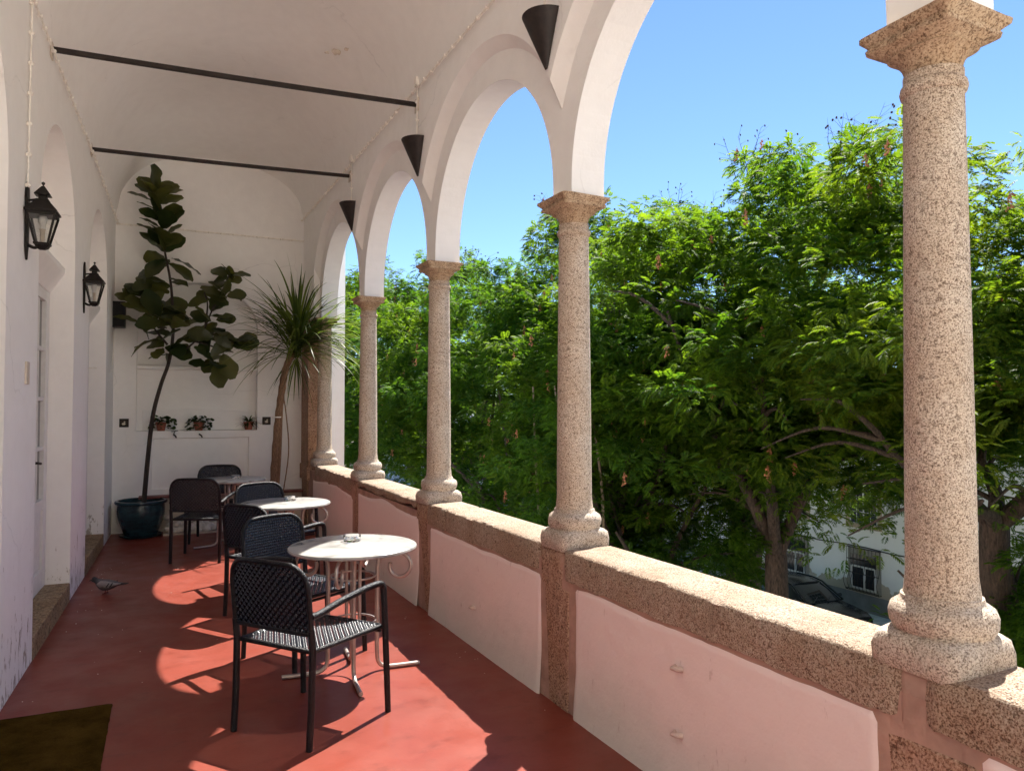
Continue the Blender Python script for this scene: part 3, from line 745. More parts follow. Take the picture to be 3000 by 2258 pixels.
def make_chair():
    t=thing('wicker_armchair','','chair',group='black wicker armchairs at the terrace tables')
    W=M['wickerwrap']
    # seat
    hwf,hwb=.250,.222; ys,ye=-.232,.255; sz=.435
    hw=lambda y: hwb+(hwf-hwb)*(y-ys)/(ye-ys)
    def P(u,v):
        z=sz-.010*(1-(u/.26)**2)*(1-((v-.01)/.26)**2); return Vector((u,v,z)),Vector((0,0,1)),Vector((1,0,0)),Vector((0,1,0))
    weave(lambda u,v:abs(u)<hw(v)-.006 and ys+.006<v<ye-.006,P,-.26,.26,ys,ye).build('seat',M['wicker'],t,smooth=180)
    fr=MB(); fr.tube([(-hwb,ys,sz-.004),(-hwf,ye-.02,sz-.004),(-hwf+.02,ye,sz-.006),(hwf-.02,ye,sz-.006),(hwf,ye-.02,sz-.004),(hwb,ys,sz-.004),(-hwb,ys,sz-.004)],.0125,8,cap=False)
    fr.tube([(-hwf+.01,ye-.003,sz-.03),(hwf-.01,ye-.003,sz-.03)],.009,6)
    fr.build('seat_frame',W,t,smooth=60)
    # back
    zt,zb=.838,.515
    def yb(x,z): return -.245-.045*(z-.44)/.4+.0-.035*(1-(x/.24)**2)*((z-.45)/.4)
    hb=lambda z: .238
    def top(x):
        a=abs(x); r=.10
        if a<.238-r: return zt-.012*(a/.238)**2
        d=(a-(.238-r))/r; return zt-.012*(a/.238)**2-r*(1-math.sqrt(max(0,1-d*d)))
    def Pb(u,v):
        p=Vector((u,yb(u,v),v)); n=Vector((.25*u/.24,1,.11)).normalized(); return p,n,Vector((1,0,0)),Vector((0,-.11,.99))
    weave(lambda u,v:abs(u)<.232 and zb<v<top(u)-.004,Pb,-.24,.24,zb,zt+.01,pitch=.0170,w=.0079,amp=.0042).build('backrest',M['wicker'],t,smooth=180)
    bf=MB(); pts=[]
    for i in range(41):
        x=-.238+.476*i/40; pts.append((x,yb(x,top(x)),top(x)))
    pts=[(-.238,yb(.238,zb),zb)]+[(-.238,yb(.238,z),z) for z in (.6,.68)]+pts+[(.238,yb(.238,z),z) for z in (.68,.6)]+[(.238,yb(.238,zb),zb)]
    bf.tube(pts,.0125,8)
    bf.tube([(x,yb(x,zb),zb) for x in [-.238+.0476*i for i in range(11)]],.010,6)
    bf.build('back_frame',W,t,smooth=60)
    for s in (-1,1):
        l=MB(); l.tube([(s*.236,-.262,0),(s*.237,-.25,.2),(s*.238,yb(.238,.44),.44),(s*.238,yb(.238,.535),.535)],[.0155,.0165,.0165,.0155],10); l.build('rear_leg',W,t,smooth=60)
        l=MB(); l.tube([(s*.283,.262,0),(s*.279,.255,.2),(s*.275,.245,.44),(s*.272,.238,.60)],[.0155,.0165,.0165,.0165],10); l.tube([(s*.25,.235,.43),(s*.275,.245,.43)],.012,8); l.build('front_leg',W,t,smooth=60)
        a=MB(); a.tube(spline([(s*.272,.238,.60),(s*.271,.232,.635),(s*.268,.205,.655),(s*.262,.10,.652),(s*.252,-.08,.628),(s*.243,-.20,.602),(s*.240,yb(.238,.60)+.005,.598)],6),.0165,10); a.build('armrest',W,t,smooth=60)
    return t
ch=make_chair()
chairs=[(.662,3.825,-52,'nearest black wicker armchair, its back to the camera, in front of the front table'),
 (.787,4.83,-148,'black wicker armchair with sunlit back, behind the left side of the front table'),
 (.76,5.93,-55,'black wicker armchair with its dark back to the camera at the middle table'),
 (.90,7.03,-157,'black wicker armchair on the far side of the middle table'),
 (.365,8.325,-21,'black wicker armchair with its dark back to the camera at the farthest table'),
 (.56,9.45,173,'farthest black wicker armchair, facing the camera behind the farthest table')]
for i,(x,y,a,l) in enumerate(chairs):
    c=ch if i==0 else dup(ch); c.location=(x,y,0); c.rotation_euler=(0,0,R(a)); c['label']=l

# ---- marble tables
def make_table():
    t=thing('bistro_table','','table',group='round marble bistro tables'); m=M['tabmetal']
    tp=MB(); tp.lathe([(.0,.716),(.355,.716),(.366,.719),(.371,.727),(.369,.737),(.362,.741),(0,.741)],n=64); tp.build('tabletop',M['marble'],t,smooth=30)
    for k in range(4):
        a=R(90*k-4); c,s=cos(a),sin(a)
        l=MB()
        for dd in (-.016,.016):
            ox,oy=-s*dd,c*dd
            if dd<0: prof=[(.235,.706),(.17,.69),(.145,.64),(.140,.5),(.140,.3),(.140,.11),(.152,.045),(.19,.020),(.24,.0145),(.395,.0145)]
            else: prof=[(.215,.706),(.165,.68),(.147,.62),(.142,.5),(.142,.3),(.142,.26)]
            l.tube(spline([(r*c+ox,r*s+oy,z) for r,z in prof],5),.0125 if dd<0 else .010,10)
        l.build('leg',m,t,smooth=60)
        a=R(90*k-28); c,s=cos(a),sin(a)
        sc=MB(); pts=[]
        for i in range(30):
            u=i/29; th=PI*.62-u*PI*1.72; rad=.078-.024*u
            pts.append((.272+rad*cos(th)*1.0,.622+rad*sin(th)))
        pts=[(.20,.708),(.232,.704)]+pts[3:]
        sc.tube([(r*c,r*s,z) for r,z in pts],.011,8); sc.build('scroll',m,t,smooth=60)
    for z,r in ((.30,.132),(.56,.130)):
        h=MB(); h.tube([(r*cos(2*PI*i/32),r*sin(2*PI*i/32),z) for i in range(33)],.006,6,cap=False); h.build('hoop',m,t,smooth=60)
    return t
tb=make_table()
tabs=[(1.005,4.40,-0,'nearest round marble table, fully sunlit, glass ashtray on it'),(.925,6.58,12,'middle round marble table, half shaded by the chairs around it'),(.67,8.97,20,'farthest round marble table, in full shade')]
def make_ash():
    mb=MB(); mb.lathe([(.0,.0),(.047,0),(.050,.004),(.052,.034),(.050,.037),(.046,.036),(.044,.010),(.0,.009)],n=40)
    o=mb.build('glass_ashtray',M['glass'],smooth=40); return o
ash=make_ash()
for i,(x,y,a,l) in enumerate(tabs):
    c=tb if i==0 else dup(tb); c.location=(x,y,0); c.rotation_euler=(0,0,R(a)); c['label']=l
    q=ash if i==0 else ash.copy()
    if i: COL.objects.link(q)
    q.location=(x+(.02,.05,.05)[i],y+(.12,.1,.06)[i],.7415)
    tag(q,('round clear glass ashtray on the nearest marble table','round clear glass ashtray on the middle marble table','round clear glass ashtray on the farthest marble table')[i],'ashtray','glass ashtrays')

# ---- crumbs of plaster dust
mb=MB(); rc=random.Random(4)
for i in range(60):
    y=rc.uniform(3.2,8.5); x=xl(y)+.05+abs(rc.gauss(0,.35)) if i%3 else xr(y)-.06-abs(rc.gauss(0,.12))
    if abs(x)>1.8: continue
    if x<-.22 and y<4.47: continue
    blob(mb,(x,y,.002),rc.uniform(.002,.0045),i,1,.8,.6,5,4,.3)
o=mb.build('plaster_crumbs',M['cable'],smooth=180); tag(o,'scattered white plaster crumbs along the floor edges','crumbs',kind='stuff')

# ---- doormat
mb=MB(); nx,ny=26,46; x0,x1,y0,y1=-.745,-.238,3.25,4.45
v=[];f_=[]
for i in range(nx+1):
    for j in range(ny+1):
        x=x0+(x1-x0)*i/nx; y=y0+(y1-y0)*j/ny; e=min(i,nx-i,j,ny-j)
        if i==nx: x+=.004*mnoise.noise(Vector((y*20,0,0)))
        v.append((x,y,.004 if e==0 else .016+.002*mnoise.noise(Vector((x*9,y*9,0)))))
for i in range(nx):
    for j in range(ny):
        a=i*(ny+1)+j; f_.append((a,a+ny+1,a+ny+2,a+1))
o=mkobj('doormat',v,f_,M['mat'],smooth=180); tag(o,'worn brown coir doormat on the red floor by the side wall','doormat')

# ---- fig tree in glazed pot
def curve_leaf(L,W,kind='fig',droop=.25,fold=.12,seed=0,n=9):
    """leaf lying along +Y, returns verts, faces"""
    v=[];f=[];cols=(-1,-.55,0,.55,1)
    for i in range(n+1):
        u=i/n
        if kind=='fig':
            w=W*(.10+.80*sin(PI*min(1,u*1.02))**.7*(.50+.75*u)) if 0<u<1 else (W*.05 if u==0 else W*.22)
            if .3<u<.5: w*=.88
        else: w=W*sin(PI*(.08+.92*u))**.6
        for c in cols:
            wob=.10*W*sin(u*17+seed+c*2)*abs(c)
            x=c*w; z=-droop*L*u*u+fold*abs(c)*w+wob*.6
            v.append((x,L*u,z))
    m=len(cols)
    for i in range(n):
        for j in range(m-1):
            a=i*m+j; f.append((a,a+1,a+m+1,a+m))
    return v,f
def place(mb,v,f,pos,d,up,roll=0):
    d=Vector(d).normalized(); s=d.cross(Vector(up)); 
    if s.length<1e-4: s=Vector((1,0,0))
    s.normalize(); u=s.cross(d); Mx=Matrix((s,d,u)).transposed()
    Rr=Matrix.Rotation(roll,3,'Y')
    mb.add([Vector(pos)+Mx@(Rr@Vector(p)) for p in v],f)
fig=thing('fiddle_leaf_fig','tall potted fiddle leaf fig with a thin leaning trunk by the end wall','potted tree',(-.255,10.03,0))
rnd=random.Random(11)
O=Vector((-.255,10.03,0))
tr=[Vector(p)-O for p in ((-.235,10.02,.38),(-.20,10.0,.9),(-.15,9.97,1.43),(-.07,9.95,1.8),(.02,9.95,2.10),(.06,9.95,2.45),(.046,9.95,2.835),(.02,9.95,3.1),(-.045,9.95,3.45),(-.10,9.95,3.85),(-.13,9.95,4.12))]
sp=spline(tr,6); mb=MB(); mb.tube(sp,[.028-.02*i/(len(sp)-1) for i in range(len(sp))],8)
mb.build('trunk',M['figbark'],fig,smooth=60)
br=[[(.04,9.95,2.2),(.20,9.92,2.25),(.38,9.9,2.45),(.50,9.9,2.75),(.62,9.9,3.0),(.69,9.9,3.2)],[(.30,9.9,2.35),(.48,9.88,2.3),(.60,9.85,2.25)],[(.42,9.9,2.55),(.44,9.85,2.8),(.40,9.85,2.95)],[(.0,9.95,2.3),(-.12,9.9,2.45),(-.22,9.9,2.6)],[(-.02,9.95,2.7),(-.15,9.97,2.85),(-.24,9.97,2.95)]]
mb=MB()
for b_ in br:
    q=spline([Vector(p)-O for p in b_],5); mb.tube(q,[.014-.007*i/(len(q)-1) for i in range(len(q))],6)
mb.build('branches',M['figbark'],fig,smooth=60)
lf=MB()
def leaves_at(c,n,rad,L,elev=(-.4,.8),bias=None):
    for i in range(int(n*.82)):
        az=2*PI*i/n*2.4+rnd.uniform(-.4,.4); el=rnd.uniform(*elev)
        d=Vector((cos(az)*cos(el),sin(az)*cos(el)*.75,sin(el)))
        LL=L*rnd.uniform(.72,1.08); v,f=curve_leaf(LL,LL*rnd.uniform(.36,.44),'fig',rnd.uniform(.05,.45),rnd.uniform(.05,.3),rnd.uniform(0,6))
        p=Vector(c)-O+Vector((rnd.uniform(-1,1),rnd.uniform(-.7,.7),rnd.uniform(-1,1)))*rad
        if (p+O+d*LL).y>YE-.03: d.y=-abs(d.y)
        place(lf,v,f,p,d,(rnd.uniform(-.5,.5),rnd.uniform(-1.3,.1),rnd.uniform(.2,1)),rnd.uniform(-.5,.5))
def leaf_dir(c,az,el,L,roll=0):
    d=Vector((cos(R(az))*cos(R(el)),sin(R(az))*cos(R(el)),sin(R(el)))); v,f=curve_leaf(L,L*.4,'fig',.12,.15,az)
    place(lf,v,f,Vector(c)-O,d,(rnd.uniform(-.4,.4),-rnd.uniform(.1,1.2),rnd.uniform(.3,1)),roll*.6)
# upper spire : tiers of leaves along the leader
for k,z in enumerate((4.14,4.08,4.0,3.9,3.8,3.7,3.6,3.5,3.42)):
    x=-.13+(4.12-z)*.125
    for (az,el) in ((185+rnd.uniform(-18,18),rnd.uniform(10,38)),(-5+rnd.uniform(-20,20),rnd.uniform(5,40)),(rnd.uniform(230,300),rnd.uniform(10,50))):
        leaf_dir((x,9.95,z),az,el+12,rnd.uniform(.25,.36),rnd.uniform(-.9,.9))
leaf_dir((-.13,9.95,4.12),120,60,.24); leaf_dir((-.13,9.95,4.12),20,45,.28)
leaves_at((-.01,9.93,3.32),7,.06,.36,(-.5,.3))
leaves_at((.02,9.93,3.08),3,.05,.3,(-.4,.1))
for c,n,rad,L in (((-.24,9.9,2.95),9,.10,.32),((-.20,9.88,2.72),12,.12,.34),((-.02,9.85,2.60),14,.14,.36),((-.05,9.9,2.40),14,.14,.34),((.0,9.9,2.22),7,.06,.28),((-.28,9.9,2.55),6,.06,.3),
                  ((.69,9.9,3.15),10,.05,.25),((.62,9.88,2.95),9,.08,.30),((.44,9.85,2.90),5,.05,.26),((.52,9.88,2.65),12,.10,.33),((.60,9.85,2.35),13,.12,.34),((.50,9.85,2.12),9,.08,.32),((.38,9.88,2.42),4,.05,.25),((.74,9.86,2.35),5,.05,.3)):
    leaves_at(c,n,rad,L)
leaf_dir((.62,9.85,2.2),-60,-55,.36); leaf_dir((.56,9.85,2.1),-80,-65,.34)
lf.build('foliage',M['fig'],fig,smooth=180)
# glazed pot is its own thing
pot=thing('glazed_pot','large dark teal glazed pot with ribbed body holding the fig','plant pot',(-.255,10.03,0))
pr=[(.165,.025)]
for i in range(25):
    u=i/24; r=.175+.085*sin(u*PI*.62)+.004*sin(u*75); pr.append((r,.03+.36*u))
pr+=[(.262,.395),(.283,.402),(.288,.418),(.280,.434),(.262,.438),(.250,.43),(.245,.38),(0,.38)]
mb=MB(); mb.lathe(pr,n=56); mb.build('body',M['glaze'],pot,smooth=45)
mb=MB(); mb.lathe([(.24,.38),(.12,.395),(0,.40)],n=24); mb.build('soil',M['soil'],pot,smooth=180)
mb=MB(); mb.lathe([(.0,.003),(.20,.003),(.225,.012),(.235,.03),(.228,.034),(.205,.02),(0,.02)],n=48); mb.build('saucer',M['glaze'],pot,smooth=50)
pot.location=(-.262,10.02,0)

# ---- palm (dragon tree)
PO=Vector((1.23,9.72,0))
palm=thing('spiky_palm','tall thin trunked palm with long drooping sword leaves','potted palm',PO)
tr=[Vector(p)-PO for p in ((1.22,9.72,.30),(1.225,9.72,.65),(1.262,9.72,1.3),(1.31,9.72,1.75),(1.36,9.72,2.05),(1.46,9.68,2.25))]
q=spline(tr,8); mb=MB(); mb.tube(q,[(.050-.012*i/len(q))*(1+.10*sin(i*2.1)) for i in range(len(q))],10)
q2=spline([Vector(p)-PO for p in ((1.25,9.70,.30),(1.285,9.69,.9),(1.31,9.70,1.6),(1.36,9.70,2.1),(1.45,9.66,2.44))],7); mb.tube(q2,[.022-.006*i/len(q2) for i in range(len(q2))],8)
mb.tube(spline([Vector(p)-PO for p in ((1.30,9.68,.30),(1.39,9.67,.95),(1.36,9.68,1.45),(1.32,9.69,1.7))],6),.008,6)
mb.build('trunk',M['palmbark'],palm,smooth=60)
mb=MB(); mb.tube([(.02+.055*cos(a),-.01+.05*sin(a),1.42) for a in [2*PI*i/16 for i in range(17)]],.008,6,cap=False); mb.build('tie_band',M['cable'],palm,smooth=60)
lv=MB(); rnd=random.Random(5)
def sword(base,az,el,L,droop,w):
    n=14; d=Vector((cos(az)*cos(el),sin(az)*cos(el),sin(el))); p=Vector(base); v=[];f=[]
    for i in range(n+1):
        u=i/n; s=d.cross(Vector((0,0,1)))
        if s.length<1e-3: s=Vector((1,0,0))
        s.normalize(); up=s.cross(d); ww=w*(.45+.55*sin(PI*min(1,.15+.6*u)))*(1-u**3)+.001
        v+= [p-s*ww+up*ww*.35,p,p+s*ww+up*ww*.35]
        p=p+d*(L/n); d=(d+Vector((0,0,-droop/n*(1.2 if u<.5 else 1.8)))).normalized()
        if p.y+PO.y>YE-.06: p.y=YE-.06-PO.y; 
    for i in range(n):
        for j in range(2): a=i*3+j; f.append((a,a+1,a+4,a+3))
    lv.add(v,f)
c1=Vector((1.48,9.66,2.26))-PO; c2=Vector((1.50,9.64,2.44))-PO
for i in range(190):
    az=rnd.uniform(0,2*PI); el=rnd.triangular(-.35,1.5,.7); L=rnd.uniform(.7,1.05)
    b_=c1 if rnd.random()<.6 else c2
    if sin(az)>.35 and rnd.random()<.6: az=-az
    sword(b_+Vector((rnd.uniform(-.04,.04),rnd.uniform(-.04,.04),rnd.uniform(-.12,.14))),az,el,L*(1 if el>-.1 else .8),rnd.uniform(.2,1.0),rnd.uniform(.011,.016))
for i in range(12):
    sword(c1+Vector((0,0,-.1)),rnd.uniform(0,2*PI),rnd.uniform(-1.3,-.6),rnd.uniform(.45,.75),.6,.009)
for i in range(36):   # sunlit side leaves reaching out of the arch
    sword(c2+Vector((0,0,rnd.uniform(-.2,.05))),rnd.uniform(-.75,.35),rnd.uniform(-.1,.75),rnd.uniform(.95,1.2),rnd.uniform(.7,1.3),.015)
lv.build('foliage',M['palm'],palm,smooth=180)
pp=thing('planter_pot','terracotta pot behind the chairs holding the palm','plant pot',(1.24,9.72,0))
mb=MB(); mb.lathe([(.13,.0),(.19,.27),(.205,.275),(.205,.315),(.185,.318),(.18,.29),(0,.29)],n=36); mb.build('body',M['terracotta'],pp,smooth=40)
mb=MB(); mb.lathe([(.178,.292),(.08,.302),(0,.305)],n=24); mb.build('soil',M['soil'],pp,smooth=180)

# ---- small niche pots
for k,(x,l,sp_) in enumerate(((-.06,'small terracotta pot of trailing greenery at the left of the niche ledge',.14),(.38,'small terracotta pot with low leafy plant in the middle of the niche ledge',.13),(.985,'small terracotta pot of trailing succulent at the right of the niche ledge',.10))):
    t=thing('niche_flowerpot',l,'flowerpot',(x,YE+.075,1.2455),group='terracotta flowerpots in the niche')
    mb=MB(); mb.lathe([(.042,0),(.060,.09),(.066,.092),(.066,.108),(.058,.108),(.055,.095),(0,.095)],n=28); mb.build('pot',M['terracotta'],t,smooth=40)
    lf=MB(); r2=random.Random(k+20)
    for i in range(85 if k<2 else 45):
        az=r2.uniform(0,2*PI); rr=sp_*math.sqrt(r2.random()); h=.11+.09*(1-(rr/sp_)**2)*r2.random()
        if k!=2 and rr>.08: h=r2.uniform(.02,.15)
        p=(rr*cos(az)*1.15,max(-.09,min(.08,rr*sin(az)*.6))-.02,h); 
        if k<2: v,f_=curve_leaf(.042,.021,'x',.3,.1,i,4); place(lf,v,f_,p,(cos(az),sin(az)-.3,r2.uniform(-.4,.5)),(0,0,1),r2.uniform(-1,1))
        else:
            v,f_=curve_leaf(.15 if i%3 else .09,.009,'x',.5,.1,i,6); place(lf,v,f_,(.02*cos(az),-.03+.02*sin(az),.10),(cos(az)*.8,-abs(sin(az))*.5,r2.uniform(-.2,1)),(0,0,1),0)
    lf.build('foliage',M['potleaf'],t,smooth=180)
    st=MB()
    for i in range(8): az=i*.8; st.tube([(0,0,.09),(.03*cos(az),.02*sin(az),.13),(.08*cos(az),.04*sin(az)-.02,.12)],.002,4)
    st.build('stems',M['potleaf'],t)

# ---- pigeon
def pigeon():
    # facing -X locally; grey body
    m,nt,b=newmat('pigeon_plumage'); tc=coord(nt); sp=nd(nt,'ShaderNodeSeparateXYZ'); nt.links.new(tc,sp.inputs[0])
    r=ramp(nt,sp.outputs[0],[(.0,(.0,.0,.0)),(1,(1,1,1))]);
    mr=nd(nt,'ShaderNodeMapRange'); nt.links.new(sp.outputs[0],mr.inputs[0]); mr.inputs[1].default_value=-.13; mr.inputs[2].default_value=.16
    r=ramp(nt,mr.outputs[0],[(.0,(.02,.025,.03)),(.18,(.03,.035,.04)),(.28,(.10,.095,.10)),(.60,(.11,.105,.11)),(.72,(.05,.05,.055)),(1,(.02,.02,.022))])
    nt.links.new(r.outputs[0],b.inputs['Base Color']); b.inputs['Roughness'].default_value=.6; bump(nt,b,noise(nt,tc,90,3),.4,.004)
    t=thing('pigeon','grey pigeon with dark wing bars walking on the floor by the side wall','pigeon',(-.44,7.10,0),R(-20))
    S=[(-.118,.112,.004,.004),(-.108,.115,.017,.019),(-.095,.117,.021,.024),(-.080,.108,.022,.026),(-.066,.092,.030,.033),(-.045,.078,.042,.042),(-.01,.070,.050,.046),(.03,.069,.046,.040),(.065,.072,.034,.028),(.09,.076,.024,.016),(.12,.078,.022,.009),(.165,.080,.025,.005),(.175,.081,.022,.003)]
    mb=MB(); mb.loft([[(x,ry*cos(2*PI*j/16),z+rz*sin(2*PI*j/16)) for j in range(16)] for x,z,ry,rz in S])
    mb.build('body',m,t,smooth=60)
    wm=simple('pigeon_wing',(.26,.24,.24),.6,var=.2); dk=simple('pigeon_dark',(.015,.015,.017),.5); lg=simple('pigeon_leg',(.16,.03,.03),.6)
    for s in (-1,1):
        w=MB(); rings=[]
        for x,z,h in ((-.055,.082,.010),(-.03,.083,.028),(.01,.080,.030),(.045,.079,.022),(.085,.080,.012),(.125,.083,.004)):
            y=s*(.046 if x<.05 else .046-(x-.05)*.35)
            rings.append([(x,y-s*.006,z-h),(x,y+s*.006,z-h*.4),(x,y+s*.005,z+h*.5),(x,y-s*.012,z+h)])
        w.loft(rings); w.build('wing',wm,t,smooth=70)
        for xx in (.035,.062):
            bb=MB(); y=s*(.0525 if xx<.05 else .049); bb.tube([(xx-.012,y,.062),(xx,y+s*.001,.078),(xx+.010,y-s*.004,.095)],.0045,6); bb.build('wing_bar',dk,t,smooth=60)
        l=MB(); l.tube([(.0,s*.018,.045),(.005,s*.018,.022),(.0,s*.018,.004)],[.007,.0035,.003],6)
        for a in (-.4,0,.4): l.tube([(.0,s*.018,.004),(-.022*cos(a),s*.018+.022*sin(a),.003)],.0025,5)
        l.tube([(.0,s*.018,.004),(.014,s*.018,.003)],.0022,5)
        l.build('leg',lg,t,smooth=60)
        e=MB(); blob(e,(-.103,s*.0155,.119),.0035,1,n=8,amp=0); e.build('eye',simple('pigeon_eye',(.5,.16,.03),.2),t,smooth=180)
    bk=MB(); bk.tube([(-.116,0,.112),(-.130,0,.108),(-.138,0,.102)],[.005,.0035,.001],6); bk.build('beak',dk,t,smooth=60)
pigeon()

# =================================================================== outside
STZ=-5.5
g=MB(); g.v=[(-80,-60,STZ-.15),(160,-60,STZ-.15),(160,220,STZ-.15),(-80,220,STZ-.15)]; g.f=[(0,1,2,3)]
o=g.build('ground',simple('ground_earth',(.16,.13,.10),.9,var=.3,vs=.5)); tag(o,kind='structure')
def asphalt():
    m,nt,b=newmat('asphalt'); v=coord(nt); f=noise(nt,v,90,3); r=ramp(nt,f,[(.3,(.28,.275,.26)),(.7,(.38,.37,.35))])
    nt.links.new(r.outputs[0],b.inputs['Base Color']); b.inputs['Roughness'].default_value=.9; bump(nt,b,f,.5,.01); return m
FX=21.5
g=MB(); g.box(12.6,20.2,-20,90,STZ-.14,STZ); o=g.build('road',asphalt()); tag(o,kind='structure')
pv=simple('pavement_stone',(.62,.60,.55),.85,var=.2,vs=3,bmp=.3)
g=MB(); g.box(20.204,FX-.004,-20,90,STZ-.14,STZ+.13); g.box(2.32,12.596,-20,90,STZ-.14,STZ+.12); o=g.build('pavement',pv); tag(o,kind='structure')
# facade
def facade_mat():
    m,nt,b=newmat('facade_limewash'); v=coord(nt); sp=nd(nt,'ShaderNodeSeparateXYZ'); nt.links.new(v,sp.inputs[0])
    base=ramp(nt,noise(nt,v,.9,5),[(.35,(.93,.93,.91)),(.7,(.86,.86,.83))]).outputs[0]
    nn=noise(nt,v,1.3,6,.65)
    mm=nd(nt,'ShaderNodeMath',operation='MULTIPLY_ADD'); nt.links.new(nn,mm.inputs[0]); mm.inputs[1].default_value=2.2; nt.links.new(sp.outputs[2],mm.inputs[2])
    lim=nd(nt,'ShaderNodeMath',operation='LESS_THAN'); nt.links.new(mm.outputs[0],lim.inputs[0]); lim.inputs[1].default_value=-3.32
    c=mixc(nt,lim.outputs[0],base,(.52,.46,.37))
    nt.links.new(c,b.inputs['Base Color']); b.inputs['Roughness'].default_value=.9; bump(nt,b,noise(nt,v,30,4),.3,.01); return m
bd=thing('street_building','long white limewashed building across the street behind the trees','building',(FX,20,STZ))
mb=MB(); mb.box(0,9,-14,60,0,6.7); mb.build('wall',facade_mat(),bd).location=(0,0,0)
bd.children[0].data.transform(Matrix.Translation((0,0,STZ))); bd.location.z=0
mb=MB(); mb.box(-.03,0,-14,60,STZ,-4.78); mb.build('plinth',simple('grey_plinth',(.20,.21,.22),.9,var=.25,vs=2),bd)
mb=MB(); mb.box(-.25,9.1,-14.1,60.1,1.2,1.32); mb.loft([[(-.35,y,1.32),(4.6,y,2.2),(9.3,y,1.32)] for y in (-14.2,60.2)]); mb.build('roof',simple('clay_roof',(.38,.17,.10),.85,var=.2),bd)
mb=MB(); mb.tube([(-.03,y,-3.22-.03*sin((y+14)*1.9)) for y in np.arange(-13,59,1.0)],.02,5); mb.build('cable',M['iron'],bd)
gs=simple('granite_surround',(.42,.34,.24),.85,var=.2,vs=8,bmp=.3); fw=simple('white_window_frame',(.66,.66,.63),.5); inner=simple('window_reveal',(.34,.32,.28),.9)
def win_hi(y):
    s=MB(); w=.56; z0,z1=-2.42,-.85
    s.box(-.03,.0,y-w-.16,y-w,z0-.16,z1+.16); s.box(-.03,.0,y+w,y+w+.16,z0-.16,z1+.16); s.box(-.028,0,y-w,y+w,z1,z1+.16); s.box(-.045,0,y-w-.001,y+w+.001,z0-.16,z0)
    o=s.build('window',gs,bd); g=MB(); g.box(-.006,-.003,y-w,y+w,z0,z1); g.build('glass',M['winglass'],o)
    f=MB(); f.box(-.02,-.007,y-w,y-w+.05,z0,z1); f.box(-.02,-.007,y+w-.05,y+w,z0,z1); f.box(-.02,-.007,y-.03,y+.03,z0,z1)
    for k in range(0,5): zz=z0+(z1-z0)*k/4; f.box(-.018,-.008,y-w+.05,y+w-.05,zz-.015,zz+.015)
    for yy in (y-.28,y+.28): f.box(-.017,-.009,yy-.012,yy+.012,z0,z1)
    f.build('frame',fw,o)
def win_lo(y):
    w=.66; z0,z1=-4.70,-3.25
    s=MB(); s.box(-.012,0,y-w,y+w,z0,z1); o=s.build('window',inner,bd)
    g=MB(); g.box(-.018,-.013,y-w+.18,y+w-.12,z0+.06,z1-.22); g.build('glass',M['winglass'],o)
    f=MB(); 
    for a,b_ in ((y-w+.18,y-w+.25),(y-.06,y+.02),(y+w-.19,y+w-.12)): f.box(-.035,-.019,a,b_,z0+.06,z1-.62)
    f.box(-.034,-.019,y-w+.25,y+w-.19,z0+.06,z0+.12); f.box(-.034,-.019,y-w+.25,y+w-.19,z1-.66,z1-.60)
    f.build('frame',fw,o)
    r=MB(); n=9
    def bp(z): # belly profile
        u=(z-z0)/(z1-z0); return -.08-.16*math.exp(-((u-.22)/.2)**2)
    for i in range(n+1):
        yy=y-w+2*w*i/n; r.tube([(bp(z0+(z1-z0)*k/12),yy,z0+(z1-z0)*k/12) for k in range(13)],.011,4)
    for u in (0,.03,.42,.72,1.0): z=z0+(z1-z0)*u; r.tube([(bp(z),y-w,z),(bp(z),y+w,z)],.013,4)
    for yy in (y-w,y+w):
        for u in (0,1): z=z0+(z1-z0)*u; r.tube([(-.005,yy,z),(bp(z),yy,z)],.012,4)
    r.build('grille',M['iron'],o)
for k in range(-5,9):
    y=18.1+3.05*k-20
    win_hi(y); win_lo(y)

